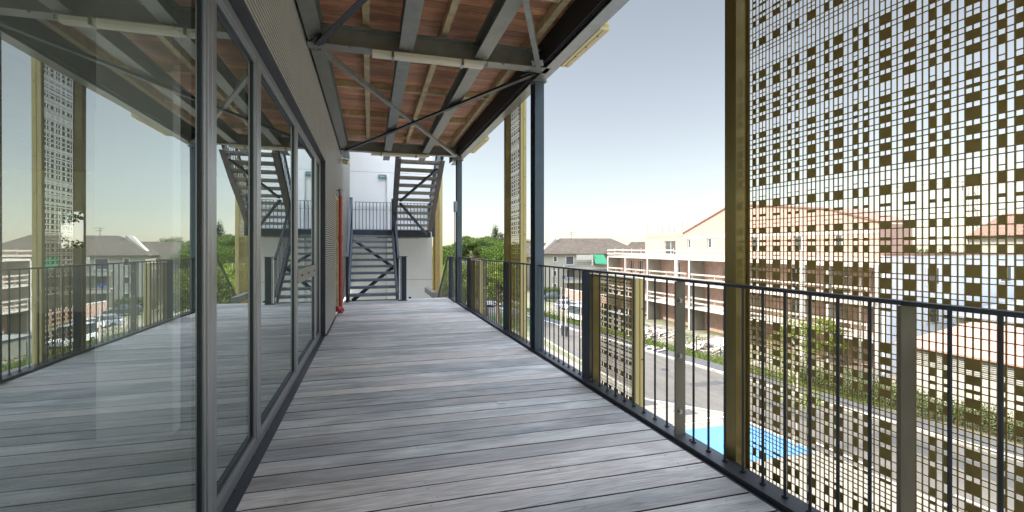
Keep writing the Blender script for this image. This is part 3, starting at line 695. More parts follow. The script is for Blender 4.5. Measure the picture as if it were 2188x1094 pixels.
for i in range(60):
    y = 8+i*.3; cl.append((kx(y, 2.9+r.uniform(-.2, .25)), y, GZ+.55+r.uniform(-.1, .35), r.uniform(.45, .75)))
leafcloud(mb, cl, 26000, .055, r); mb.k = 1
hd = thing('hedge', 'leafy green hedge between the footpath and the low white shed', 'hedge', (kx(17, 2.9), 17, GZ))
mb.k = 0; mb.build('foliage', M['hedge'], hd, recalc=False)
M['bark'] = mat('bark', (.16, .115, .075), .9, var=.3, vscale=6, bump=.5)
M['pale_bark'] = mat('pale_sapling_bark', (.5, .42, .33), .9, var=.2, vscale=6)
mb = MB()
for i in range(20): y = 8.4+i*.9; mb.cyl((kx(y, 2.9), y, GZ-.05), (kx(y, 2.9)+.1, y+.1, GZ+.9), .03, 6, .015)
mb.build('stem', M['bark'], hd)

# trees
def tree(name, label, x, y, h, crad, m, seed, shape='round', n=9000, leaf=.16, trunk=.18, group=None, bark='bark', z0=GZ, crown0=.35):
    r = random.Random(seed); t = thing(name, label, 'tree', (x, y, z0), 0, group); mb = MB(); lim = MB(); cl = []
    top = z0+h; tz = z0+h*crown0
    p = Vector((x, y, z0-.05)); q = Vector((x+r.uniform(-.03, .03)*h, y+r.uniform(-.03, .03)*h, tz)); lim.cyl(p, q, trunk, 8, trunk*.7)
    apex = Vector((q.x, q.y, z0+h*(.86 if shape != 'umbrella' else .8))); lim.cyl(q, apex, trunk*.7, 7, trunk*.2)
    k = {'poplar': 16, 'umbrella': 22}.get(shape, 26)
    for i in range(k):
        a = r.uniform(0, 2*math.pi); f = r.random()
        if shape == 'round':
            zz = tz+(top-tz)*(.08+.84*f); rr = crad*math.sqrt(max(.05, 1-((f-.42)/.62)**2))*r.uniform(.45, .95); cr = crad*r.uniform(.26, .44); sc_ = (1, 1, .8)
        elif shape == 'umbrella':
            rr = crad*math.sqrt(r.random())*.95; zz = top-(h*.10)-(rr/crad)**2*h*.22+r.uniform(-.08, .04)*h; cr = crad*r.uniform(.16, .30); sc_ = (1.2, 1.2, .6)
        elif shape == 'poplar':
            f = i/k; zz = z0+h*(.15+.8*f); rr = crad*.3*r.random(); cr = crad*(1-abs(f-.4)*1.1)*r.uniform(.6, .9); sc_ = (1, 1, 1.9)
        else:   # conifer
            f = i/k; zz = z0+h*(.15+.8*f); rr = crad*(1-f)*r.uniform(.4, 1); cr = crad*(.14+.22*(1-f)); sc_ = (1.5, 1.5, .35)
        c = Vector((x+math.cos(a)*rr, y+math.sin(a)*rr, zz)); cl.append((c.x, c.y, c.z, cr, sc_))
        b0 = q.lerp(apex, max(0, min(.95, (zz-h*.12-q.z)/(apex.z-q.z+1e-6)))); lim.cyl(b0, c, trunk*.3, 5, trunk*.08)
    leafcloud(mb, cl, n, leaf, r); mb.build('crown', m, t, recalc=False); lim.build('trunk', M[bark], t, smooth=True); return t
LF = {k: leaf_mat('leaves_'+k, c, .5, .3) for k, c in dict(pine=(.085, .12, .035), lime=(.16, .20, .04), dark=(.03, .05, .022), olive=(.09, .11, .045), mid=(.10, .15, .035)).items()}
def GP(x, y):   # street point seen at picture coordinates (2188 wide)
    d = -GZ*1033/(y-530.); lat = (x-1094)/1033*d; th = R(16.35); return (lat*math.cos(th)+d*math.sin(th), d*math.cos(th)-lat*math.sin(th))
def AP(x, d):
    lat = (x-1094)/1033*d; th = R(16.35); return (lat*math.cos(th)+d*math.sin(th), d*math.cos(th)-lat*math.sin(th))
for i, (px, d, h, cr, kind, shp, lab, n) in enumerate([
    (1010, 110, 11.2, 6.5, 'pine', 'umbrella', 'broad umbrella pine, front left of the pine group', 12000),
    (1050, 118, 11.8, 6.0, 'pine', 'umbrella', 'umbrella pine right of the group, below the slim poplar', 11000),
    (1078, 105, 10.2, 5.0, 'mid', 'round', 'rounded tree half hidden behind the tall gold screen', 8000),
    (998, 135, 12.6, 4.6, 'pine', 'umbrella', 'taller dark pine behind the pine group at its left', 8000),
    (1034, 150, 13.5, 6.5, 'olive', 'umbrella', 'far umbrella pine between the two front ones', 8000),
    (1059, 170, 17.3, 3.4, 'dark', 'poplar', 'slim dark poplar rising above the pines', 3500),
    (1072, 172, 15.2, 3.0, 'dark', 'poplar', 'shorter slim poplar beside the tall screen', 2500),
    (950, 120, 10.4, 6.0, 'pine', 'umbrella', 'pine seen between the stairs and the far column', 8000),
    (925, 95, 8.8, 5.0, 'mid', 'round', 'bushy tree right of the white stair wall', 8000),
    (1040, 62, 6.8, 3.6, 'lime', 'round', 'yellow green street tree low behind the guardrail', 9000),
    (1000, 66, 6.6, 3.4, 'lime', 'round', 'yellow green tree behind the far guardrail balusters', 8000),
    (1066, 58, 7.2, 2.6, 'lime', 'round', 'small light green tree beside the tall gold screen', 7000),
    (965, 72, 6.8, 3.4, 'lime', 'round', 'light green tree beyond the far column', 6000),
    (1140, 190, 11.6, 6, 'olive', 'round', 'distant tree behind the grey roofs, right of the nearer column', 3500),
    (1125, 200, 12.4, 5, 'pine', 'round', 'distant dark tree just left of the nearer column', 3500)]):
    x, y = AP(px, d); tree('pine_tree' if shp == 'umbrella' else ('poplar_tree' if shp == 'poplar' else 'leafy_tree'), lab, x, y, h, cr, LF[kind], 40+i, shp, n=int(n*1.6), leaf=.17 if d > 90 else .11, trunk=.25)
# sapling in front of the big screen view, and right hand trees
x, y = GP(1697, 955); tree('sapling_tree', 'thin young tree with pale stem seen through the large gold screen', x, y, 6.3, 1.25, LF['lime'], 77, 'round', n=1500, leaf=.06, trunk=.06, bark='pale_bark', crown0=.25)
x, y = AP(1760, 34); tree('leafy_tree', 'small green tree before the unfinished building, behind the large gold screen', x, y, 4.2, 1.3, LF['lime'], 78, 'round', n=4000, leaf=.07, trunk=.08)
# treeline far away
rr_ = random.Random(9); mb = MB(); cl = []
for i in range(150):
    a = R(-2+i*.62); D = rr_.uniform(330, 420); hgt = rr_.uniform(4.5, 9.0); cl.append((math.sin(a)*D, math.cos(a)*D, GZ+hgt*.55, hgt*.62, (2.2, 2.2, 1)))
leafcloud(mb, cl, 26000, .85, rr_); meta(mb.build('distant_woodland', LF['olive'], recalc=False), 'low line of distant trees along the horizon', 'woodland', None, 'stuff')
# cedar behind the school, seen through the classroom window
tree('conifer_tree', 'dark conifer seen through the far window of the classroom', -28.5, 57, 17, 6.5, LF['dark'], 91, 'conifer', n=9000, leaf=.16)

# ================================================================== UNFINISHED PINK BUILDING
M['pinkblock'] = mat('pink_clay_block', (.44, .29, .235), .9, var=.14, vscale=3, bump=.3, bscale=10)
M['pinklight'] = mat('pale_pink_block', (.38, .26, .21), .9, var=.10, vscale=2)
M['conc_wall'] = mat('cast_concrete', (.27, .25, .205), .85, var=.09, vscale=.8)
M['conc_light'] = mat('bright_concrete_edge', (.46, .43, .39), .8, var=.06, vscale=2)
M['plank'] = mat('pale_site_plank', (.44, .37, .31), .8, var=.2, vscale=5)
M['winglass'] = mat('dark_window_glass', (.05, .06, .065), .08, 0, spec=1)
M['winframe'] = mat('white_window_frame', (.7, .7, .68), .5)
M['insul'] = mat('khaki_insulation_band', (.33, .30, .20), .9, var=.15)
pk = thing('unfinished_apartment_building', 'unfinished pink clay block apartment building with concrete fins and plank barriers across the street', 'building', (40, 45, GZ))
FX, RX, PX = 34.0, 35.95, 38.0
Y0, Y1 = 25.2, 65.2
L = [GZ, -6.5, -3.9, -1.15]
def wall_with_windows(name, x, y0, y1, z0, z1, wins, m, parent, lab=None, th=.3):
    """wall facing -X at x, wins = list of (ya,yb,za,zb)"""
    mb = MB(); ys_ = sorted({y0, y1, *[w[0] for w in wins], *[w[1] for w in wins]}); 
    for a, b in zip(ys_, ys_[1:]):
        ws = [w for w in wins if w[0] <= a+1e-6 and w[1] >= b-1e-6]
        if not ws: mb.box(x, x+th, a, b, z0, z1)
        else:
            w = ws[0]
            if w[2] > z0+.01: mb.box(x, x+th, a, b, z0, w[2])
            if w[3] < z1-.01: mb.box(x, x+th, a, b, w[3], z1)
    o = mb.build(name, m, parent, label=lab)
    for (ya, yb, za, zb) in wins:
        mb = MB(); f = .06; xx = x+.12
        mb.box(xx, xx+.05, ya, ya+f, za, zb); mb.box(xx, xx+.05, yb-f, yb, za, zb); mb.box(xx, xx+.05, ya+f, yb-f, za, za+f); mb.box(xx, xx+.05, ya+f, yb-f, zb-f, zb); mb.box(xx, xx+.05, (ya+yb)/2-.03, (ya+yb)/2+.03, za+f, zb-f)
        w = mb.build('window', M['winframe'], parent)
        mb = MB(); mb.box(xx+.055, xx+.06, ya+f, yb-f, za+f, zb-f); mb.build('pane', M['winglass'], w)
    return o
finY = [28.9, 37.5, 45.9, 54.3, 60.0]
for li in range(3):
    z0, z1 = L[li], L[li+1]
    wins = []
    for a in finY[:-1]+[Y0]:
        base = a+.9
        wins += [(base, base+1.0, z0+.25 if li else z0+.1, z0+2.2)]
        if a not in (Y0, 60.0): wins += [(base+3.6, base+4.6, z0+.25, z0+2.2)]
    wins += [(61.2, 62.2, z0+.25, z0+2.2)]
    wall_with_windows('block_wall', RX, Y0, Y1, z0, z1-.22, wins, M['pinkblock'], pk)
    mb = MB(); mb.box(FX, RX+.3, Y0, Y1, z1-.22, z1); mb.build('floor_slab', M['conc_light'], pk)
    for y in [Y0]+finY+[Y1-.22]:
        if y == 60.0: mb = MB(); mb.box(FX, FX+.25, y, y+.22, z0, z1-.22); mb.build('post', M['conc_light'], pk); continue
        mb = MB(); mb.box(FX+.02, RX, y, y+.20, z0, z1-.22); mb.k = 1; mb.box(FX-.04, FX+.018, y-.03, y+.23, z0, z1-.22); mb.build('fin_wall', [M['conc_wall'], M['conc_light']], pk)
        if y not in (Y1-.22,):
            mb = MB(); mb.box(FX, FX+.2, y+.9+1.35, y+.9+1.9, z0, z1-.22); 
            if y in (28.9, 37.5, 45.9): mb.build('pier', M['conc_light'], pk)
    if li:
        for (a, b) in zip([Y0]+finY, finY+[Y1-.22]):
            if b-a < 2: continue
            mb = MB(); q = rnd.uniform(-.03, .03)
            for zz in (.42, .95): mb.box(FX-.075, FX-.045, a+.5, b-.25, z0+zz+q, z0+zz+.17+q)
            mb.box(FX-.075, FX-.046, a+.5, a+.62, z0, z0+.42) if 0 else None
            for yy in (a+.7, (a+b)/2, b-.6): mb.bar((FX-.10, yy, z0), (FX-.10, yy, z0+1.15), .05, .05)
            mb.build('plank_barrier', M['plank'], pk)
# terrace storey set back
upw = [(49.5, 50.7, -.15, 1.0)]
mb = MB()
prof = [(52.6, L[3]), (52.6, 1.85), (44.7, 4.5), (41, 4.4), (32.4, 3.35), (28, 2.0), (28, L[3])]
wins2 = [(51.0, 51.75, -.05, 1.05), (47.2, 48.05, -.05, 1.15), (40.2, 41.2, -.3, 1.15), (35, 36, -.3, 1.15), (31, 31.9, -.3, 1.15)]
ycuts = sorted({p[0] for p in prof} | {w[0] for w in wins2} | {w[1] for w in wins2})
def roofz(y):
    P_ = sorted(prof[1:6])
    for (a, za), (b, zb) in zip(P_, P_[1:]):
        if a-1e-6 <= y <= b+1e-6: return za+(zb-za)*(y-a)/(b-a)
for a, b in zip(ycuts, ycuts[1:]):
    w = [w for w in wins2 if w[0] <= a+1e-6 and w[1] >= b-1e-6]
    def quadbox(z0a, z0b, z1a, z1b): mb.hexa([(PX, a, z0a), (PX+.3, a, z0a), (PX+.3, b, z0b), (PX, b, z0b), (PX, a, z1a), (PX+.3, a, z1a), (PX+.3, b, z1b), (PX, b, z1b)])
    if w: quadbox(L[3], L[3], w[0][2], w[0][2]); quadbox(w[0][3], w[0][3], roofz(a), roofz(b))
    else: quadbox(L[3], L[3], roofz(a), roofz(b))
mb.build('gable_wall', M['pinklight'], pk)
for (ya, yb, za, zb) in wins2:
    mb = MB(); mb.box(PX+.1, PX+.15, ya, yb, za, zb); w = mb.build('window', M['winframe'], pk); mb = MB(); mb.box(PX+.09, PX+.098, ya+.25, yb-.1, za+.1, zb-.1); mb.build('pane', M['winglass'], w)
mb = MB(); mb.box(PX-.03, PX, 28, 52.6, 1.15, 1.42); mb.build('ring_beam', M['conc_light'], pk)
mb = MB()
for (a, za), (b, zb) in zip(sorted(prof[1:6]), sorted(prof[1:6])[1:]):
    mb.hexa([(PX-.12, a, za), (41.8, a, za+.0), (41.8, b, zb), (PX-.12, b, zb), (PX-.12, a, za+.12), (41.8, a, za+.12), (41.8, b, zb+.12), (PX-.12, b, zb+.12)])
M['tile'] = mat('terracotta_tile', (.24, .13, .095), .85, var=.2, vscale=8, bump=.6, bscale=14)
mb.build('roof', M['tile'], pk)
wall_with_windows('block_wall', PX, 52.62, 61.4, L[3], 1.5, [(54.2, 56.6, -.95, .95)], M['pinklight'], pk)
mb = MB(); mb.box(PX-.03, PX+.3, 52.62, 61.4, 1.5, 1.95); mb.build('insulation_band', M['insul'], pk)
mb = MB(); mb.box(PX+.3, 43, 52.6, 61.4, L[3], 1.9); mb.box(PX+.3, 41.5, 28, 52.55, L[3], 1.9); mb.box(RX+.3, 50, Y0, Y1, GZ, L[3]-.01); mb.build('core', M['pinklight'], pk)
# terrace plank barrier and roof-edge poles
for i in range(17):
    ya = Y0+.1+i*2.36; yb = ya+2.3
    mb = MB(); j = rnd.uniform(-.03, .03)
    mb.box(FX+.02, FX+.05, ya, yb, L[3]+.22+j, L[3]+.46+j); mb.box(FX+.02, FX+.05, ya, yb, L[3]+.78+j, L[3]+.95+j)
    mb.bar((FX+.085, ya+.1, L[3]), (FX+.085, ya+.1, L[3]+1.15), .05, .06); mb.build('plank_barrier', M['plank'], pk)
for y in (53.0, 54.6, 55.8, 57.4, 61.0):
    mb = MB(); mb.cyl((PX+.15, y, 1.95), (PX+.15, y, 3.3 if y in (53.0, 61.0, 57.4) else 2.9), .035, 6); mb.build('scaffold_pole', M['steel_light'], pk)
mb = MB(); mb.cyl((PX+.15, 52.4, 2.45), (PX+.15, 60.6, 2.5), .035, 6); mb.build('scaffold_pole', M['steel'], pk)
# end wall facing the camera side (white)
endm = M['white_render']
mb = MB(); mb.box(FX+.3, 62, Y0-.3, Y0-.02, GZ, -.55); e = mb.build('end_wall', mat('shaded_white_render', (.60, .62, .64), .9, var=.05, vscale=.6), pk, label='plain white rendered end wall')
for (xa, za) in ((38.2, -2.7), (46.0, -2.6), (52.5, -2.6), (38.2, -5.4), (46, -5.4)):
    mb = MB(); mb.box(xa, xa+1.3, Y0-.36, Y0-.305, za, za+1.35); w = mb.build('window', M['winframe'], pk); mb = MB(); mb.box(xa+.1, xa+1.2, Y0-.368, Y0-.362, za+.1, za+1.25); mb.build('pane', M['winglass'], w)
mb = MB(); mb.box(FX+.3, 62, Y0-.33, Y0-.01, -.52, -.38); mb.build('parapet_cap', M['tile'], pk)

# houses behind to the right with tiled roofs
def house(name, label, x, y, w, dp, z1, zr, rz, mw, mr, wins=(), over=.5, group=None, hip=True, floors=3, hipf=.5):
    t = thing(name, label, 'house', (x, y, GZ), rz, group); h = z1-GZ
    mb = MB(); mb.box(0, w, 0, dp, 0, h); mb.build('wall', mw, t, local=True)
    mb = MB(); o = over; rh = zr-z1; hx = dp/2*hipf if hip else 0
    a = [(-o, -o, h), (w+o, -o, h), (w+o, dp+o, h), (-o, dp+o, h)]; r0, r1 = (hx, dp/2, h+rh), (w-hx, dp/2, h+rh)
    mb.poly([a[0], a[1], r1, r0]); mb.poly([a[2], a[3], r0, r1]); mb.poly([a[1], a[2], r1]); mb.poly([a[3], a[0], r0])
    mb.poly([(p[0], p[1], h-.12) for p in a][::-1])
    for p, q in zip(a, a[1:]+a[:1]): mb.poly([(p[0], p[1], h-.12), (q[0], q[1], h-.12), q, p])
    rf = mb.build('roof', mr, t, local=True, recalc=True)
    for (wx, wz, ww, wh) in wins:
        mb = MB(); mb.box(wx, wx+ww, -.06, -.004, wz, wz+wh); wn = mb.build('window', M['winframe'], t, local=True)
        mb = MB(); mb.box(wx+.1, wx+ww-.1, -.068, -.062, wz+.1, wz+wh-.1); mb.build('pane', M['winglass'], wn, local=True)
    return t, rf
def tilemat(name, c, c2, sc_=3.2):
    m = mat(name, c, .9, c2=c2, vscale=1.2); n, l = m.node_tree.nodes, m.node_tree.links; b = n['Principled BSDF']
    tc = n.new('ShaderNodeTexCoord'); wv = n.new('ShaderNodeTexWave'); wv.inputs['Scale'].default_value = sc_; wv.bands_direction = 'X'; wv.inputs['Distortion'].default_value = .3
    l.new(tc.outputs['Object'], wv.inputs['Vector']); bp = n.new('ShaderNodeBump'); bp.inputs['Strength'].default_value = 1; bp.inputs['Distance'].default_value = .12
    l.new(wv.outputs['Fac'], bp.inputs['Height']); l.new(bp.outputs[0], b.inputs['Normal']); return m
M['greytile'] = tilemat('weathered_grey_tile', (.15, .115, .08), (.075, .056, .04))
M['redtile'] = tilemat('orange_red_tile', (.34, .19, .13), (.24, .13, .09), 2.5)
M['creamwall'] = mat('cream_house_render', (.38, .355, .30), .9, var=.05)
M['greywall'] = mat('beige_render', (.36, .335, .275), .9, var=.05)
x, y = AP(1161, 97)
wins = [(2.0, 6.3, .8, 1.2), (4.5, 5.75, 1.7, 1.75), (1.9, 3.4, .8, 1.2), (1.9, .8, .8, 1.2), (4.6, 3.1, 1.6, 1.7), (10.5, 3.1, 1.6, 1.7), (4.6, .5, 1.6, 1.7), (15, 6.2, 1.2, 1.3), (15, 3.3, 1.2, 1.3)]
h1, rf = house('apartment_house', 'beige three storey house with weathered grey hipped roof, green awning and balconies', x, y, 20.5, 15, -1.15, 2.1, R(-16.35+4), M['greywall'], M['greytile'], wins, hipf=.62)
for k, zf in enumerate((5.6, 2.9)):
    mb = MB(); mb.box(4, 13.4, -1.5, -.07, zf-.2, zf); mb.build('balcony_slab', M['creamwall'], h1, local=True)
    mb = MB(); mb.box(4, 9.7, -1.5, -1.4, zf-.75, zf+.1); mb.box(9.82, 13.4, -1.5, -1.4, zf-.75, zf+.1); mb.build('parapet', M['creamwall'], h1, local=True)
    mb = MB()
    for i in range(48): mb.box(4+i*.196, 4.025+i*.196, -1.46, -1.43, zf+.1, zf+.6)
    mb.box(4, 13.4, -1.47, -1.42, zf+.6, zf+.66); M['teal'] = M.get('teal') or mat('teal_rail', (.05, .12, .14), .5); mb.build('balcony_rail', M['teal'], h1, local=True)
mb = MB(); mb.box(9.7, 9.81, -1.52, -.07, 0, 7.8); mb.build('divider', M['creamwall'], h1, local=True)
mb = MB(); mb.box(6.5, 9.68, -1.3, -1.2, 6.75, 7.75); M['blind'] = mat('cream_roller_blind', (.52, .49, .42), .8, var=.08, vscale=8, stretch=(4, 1, 1)); mb.build('blind', M['blind'], h1, local=True)
M['awning'] = mat('green_awning_cloth', (.025, .2, .10), .8, var=.1)
mb = MB(); mb.hexa([(10.1, -2.1, 6.0), (12.6, -2.1, 6.0), (12.6, -2.05, 6.0), (10.1, -2.05, 6.0), (9.95, -1.0, 7.8), (12.0, -1.0, 7.8), (12.0, -.95, 7.8), (9.95, -.95, 7.8)]); mb.build('awning', M['awning'], h1, local=True)
mb = MB(); mb.hexa([(.2, 4.5, 8.2), (3.6, 5.5, 8.2), (3.6, 7.5, 8.2), (.2, 7.5, 8.2), (2.6, 5.6, 11.1), (3.5, 5.6, 11.25), (3.5, 7.4, 11.25), (2.6, 7.4, 11.1)]); mb.build('firewall', M['creamwall'], h1, local=True)
mb = MB(); mb.cyl((7, 7, 10.5), (7, 7, 12.6), .04, 5); mb.bar((6.4, 7, 12.4), (7.9, 7, 12.4), .05, .05); mb.bar((6.6, 7, 12.0), (7.6, 7, 12.0), .05, .05); mb.build('aerial', M['steel_dark'], h1, local=True)
x, y = AP(1112, 108)
h2, _ = house('apartment_house', 'cream house with a white gable just left of the nearer column', x, y, 7, 9, -2.0, 1.2, R(-16.35+4), M['creamwall'], M['greytile'], [(3, 4, 1.2, 1.4)], hip=False)
mb = MB(); mb.poly([(-.01, 0, 7.1), (-.01, 9, 7.1), (-.01, 4.5, 10.2)]); mb.build('gable', M['creamwall'], h2, local=True)
x, y = AP(1083, 125)
house('apartment_house', 'grey roofed house far behind the tall gold screen', x, y, 20, 10, -2.2, 1.3, R(-16.35), M['greywall'], M['greytile'], [(4, 4, 1.2, 1.4)])
x, y = AP(1330, 120)
house('apartment_house', 'distant grey roofed house behind the left end of the unfinished building', x, y, 22, 10, -1.5, 1.6, R(-16.35-10), M['greywall'], M['greytile'])
x, y = AP(2085, 62)
h4, _ = house('tiled_house', 'cream house with orange tiled roof at the far right, behind the large screen', x, y, 22, 12, 1.6, 4.6, R(-16.35-40), M['creamwall'], M['redtile'], [(5, 8.2, 1.2, 1.4), (10, 8.2, 1.2, 1.4)])
# long low shed at right
M['salmon'] = mat('salmon_metal_roof', (.36, .18, .135), .7, var=.12, vscale=2)
M['greyroof'] = mat('grey_sheet_roof', (.17, .18, .19), .6, var=.15, vscale=1.5, stretch=(.3, 3, 1))
M['louvre'] = mat('pale_louvre', (.36, .35, .31), .7)
sh = thing('storage_shed', 'long low cream shed with salmon roof and louvred strip behind the hedge', 'shed', (33, 17, GZ))
mb = MB(); mb.box(31.2, 38, -2, 21.6, GZ, -6.85); mb.build('wall', M['creamwall'], sh)
mb = MB()
for i in range(8): z = -6.80+i*.11; mb.box(31.17, 31.3, -2, 21.5, z, z+.055)
mb.box(31.3, 38, -2, 21.6, -6.85, -5.95); mb.build('louvre', M['louvre'], sh)
mb = MB(); mb.hexa([(30.9, -2.3, -5.92), (38, -2.3, -4.9), (38, 21.9, -4.9), (30.9, 21.9, -5.92), (30.9, -2.3, -5.82), (38, -2.3, -4.8), (38, 21.9, -4.8), (30.9, 21.9, -5.82)]); mb.build('roof', M['salmon'], sh)
sh2 = thing('storage_shed', 'grey sheet roofed shed behind the salmon roofed one', 'shed', (44, 17, GZ))
mb = MB(); mb.box(39, 50, -2, 23.5, GZ, -4.8); mb.build('wall', M['greywall'], sh2)
mb = MB(); mb.hexa([(38.6, -2.3, -4.75), (50, -2.3, -3.6), (50, 24, -3.6), (38.6, 24, -4.75), (38.6, -2.3, -4.65), (50, -2.3, -3.5), (50, 24, -3.5), (38.6, 24, -4.65)]); mb.build('roof', M['greyroof'], sh2)
# purple banner by the shed
M['purple'] = mat('purple_banner', (.09, .05, .26), .7)
bx_, by_ = AP(2172, 26.5)
t = thing('street_banner', 'purple banner with white strokes on a post at the right edge', 'sign', (bx_, by_, GZ), R(-60))
mb = MB(); mb.cyl((0, 0, 0), (0, 0, 2.6), .035, 8); mb.build('post', M['steel_light'], t, local=True)
mb = MB(); mb.box(-.05, .65, -.05, -.04, .9, 2.25); mb.k = 1
mb.bar((.1, -.056, 1.1), (.1, -.056, 2.05), .02, .05, up=(1, 0, 0)); mb.bar((.3, -.056, 1.5), (.5, -.056, 1.95), .02, .05, up=(1, 0, 0)); mb.bar((.5, -.056, 1.5), (.3, -.056, 1.95), .02, .05, up=(1, 0, 0)); mb.bar((.2, -.056, 1.3), (.55, -.056, 1.3), .02, .05, up=(1, 0, 0))
mb.build('banner', [M['purple'], M['whitepaint']], t, local=True)

# ================================================================== CARS
def car_proto(name, label, paint, loc, rz, scale=1., van=False, group='cars parked along the street'):
    t = thing(name, label, 'van' if van else 'car', loc, rz, group)
    L_, Wd = 4.2, 1.74; H1 = .92; H2 = 1.48 if not van else 1.95
    prof = [(-2.1, .32), (-2.08, .72), (-1.95, .86), (-1.1, .95), (1.75, 1.0), (2.02, .9), (2.1, .62), (2.08, .3)]
    mb = MB(); mb.prism(prof, 'x', -Wd/2, Wd/2)     # profile in (y,z)
    mb.build('body', paint, t, local=True, bevel=.08)
    cab = [(-1.25, .94), (-.45, H2-.04), (.0, H2), (1.2, H2-.06), (1.85, 1.0)] if not van else [(-1.3, .94), (-.8, H2-.06), (-.4, H2), (1.9, H2-.02), (2.0, 1.0)]
    mb = MB()
    n = len(cab); wb, wt = Wd/2-.03, Wd/2-.2
    Lp = [(-(wb if z < 1.05 else wt), y, z) for y, z in cab]; Rp = [((wb if z < 1.05 else wt), y, z) for y, z in cab]
    mb.poly(Lp); mb.poly(Rp[::-1])
    for i in range(n-1): mb.poly([Lp[i], Rp[i], Rp[i+1], Lp[i+1]])
    mb.poly([Lp[0], Lp[-1], Rp[-1], Rp[0]]); mb.build('windows', M['winglass'], t, local=True)
    mb = MB(); ym, zm = (cab[2], H2); y_a, y_b = cab[1][0]+.05, cab[-2][0]-.03; mb.box(-wt-.01, wt+.01, y_a, y_b, H2-.05, H2+.015); mb.build('roof', paint, t, local=True, bevel=.015)
    for sx in (-1, 1):
        for y in (-1.32, 1.3):
            mb = MB(); mb.cyl((sx*(Wd/2-.2), y, .31), (sx*(Wd/2+.012), y, .31), .31, 18); w = mb.build('wheel', M['black'], t, local=True)
            mb = MB(); mb.cyl((sx*(Wd/2+.013), y, .31), (sx*(Wd/2+.022), y, .31), .19, 12); mb.build('rim', M['alu'], w, local=True)
        mb = MB(); mb.box(sx*.62-.15, sx*.62+.15, -2.115, -2.04, .62, .76); mb.build('headlight', M['whiteplastic'], t, local=True)
        mb = MB(); mb.box(sx*.68-.1, sx*.68+.1, 2.06, 2.112, .66, .82); mb.build('tail_light', M['red'], t, local=True)
    return t
def paint(name, c): 
    m = mat(name, c, .25, .2, spec=.7); m.node_tree.nodes['Principled BSDF'].inputs['Coat Weight'].default_value = .8; return m
PN = {k: paint('car_paint_'+k, c) for k, c in dict(dark=(.06, .075, .075), white=(.75, .75, .74), grey=(.28, .30, .33), blue=(.10, .14, .24), silver=(.5, .52, .54), red=(.4, .05, .04)).items()}
for (px, py, pc, rz, lab, van) in [(1186, 643, 'dark', 75, 'dark green grey car parked beside the hedge left of the low screen', False),
    (1245, 688, 'white', 10, 'white car parked behind the dark railing post', True), (1236, 668, 'white', 12, 'second white car, parked just behind the first one', False),
    (1213, 662, 'silver', 80, 'pale silver car parked by the white walled ramp', False), (1026, 652, 'silver', 70, 'silver car behind the balusters beside the far tall screen', False),
    (1009, 647, 'dark', 72, 'dark car left of the silver one behind the balusters', False), (978, 632, 'blue', 75, 'blue grey car just right of the far column', False), (1046, 655, 'white', 70, 'white car behind the balusters left of the tall screen', False)]:
    x, y = GP(px, py); car_proto('parked_car', lab, PN[pc], (x, y, GZ), R(rz), van=van)
# hedge and low wall near the beige house
x0, y0 = GP(1165, 640); x1, y1 = GP(1205, 645)
mb = MB(); r = random.Random(31); cl = []
for i in range(16): f = i/15; cl.append((x0+(x1-x0)*f*1.3, y0+4+(y1-y0)*f, GZ+1.0+r.uniform(-.2, .3), r.uniform(.8, 1.1)))
leafcloud(mb, cl, 7000, .11, r); meta(mb.build('hedge', M['hedge'], recalc=False), 'trimmed hedge behind the dark parked car by the beige house', 'hedge')
# retaining wall / ramp
t = thing('ramp_wall', 'low pinkish ramp wall in front of the beige house', 'wall', (*GP(1225, 655), GZ))
a, b = GP(1209, 640), GP(1300, 655); mb = MB(); mb.bar((a[0], a[1], GZ+.9), (b[0], b[1], GZ+.7), .3, 1.8); mb.build('wall', M['pinklight'], t)
mb = MB(); mb.bar((a[0], a[1], GZ+1.86), (b[0], b[1], GZ+1.66), .36, .1); mb.build('coping', M['conc_light'], t)

# ================================================================== STREET FURNITURE AND SITE CLUTTER
M['stake'] = mat('pinkish_marker_post', (.62, .50, .44), .8)
for i, (px, py, h, lab) in enumerate([(1199, 700, 4.6, 'pale slender post, left one of the pair behind the litter bins'), (1209, 703, 4.0, 'pale slender post, right one of the pair behind the litter bins'), (1241, 722, 3.2, 'pale post standing right of the litter bins')]):
    x, y = GP(px, py); mb = MB(); mb.cyl((x, y, GZ-.05), (x, y, GZ+h), .07, 8, .045); mb.cyl((x, y, GZ), (x, y, GZ+.12), .13, 10)
    meta(mb.build('marker_post', M['stake']), lab, 'post', 'pale posts on the street corner')
x, y = GP(1204, 712)
t = thing('street_sign', 'blue road sign on a grey pole in front of the beige house', 'sign', (x, y, GZ))
mb = MB(); mb.cyl((x, y, GZ), (x, y, GZ+6.3), .04, 8); mb.build('pole', M['steel_light'], t)
mb = MB(); mb.box(x-.17, x+.17, y-.06, y-.045, GZ+5.8, GZ+6.14); M['signblue'] = mat('blue_sign', (.02, .07, .32), .5); mb.build('sign_plate', M['signblue'], t, bevel=.02)
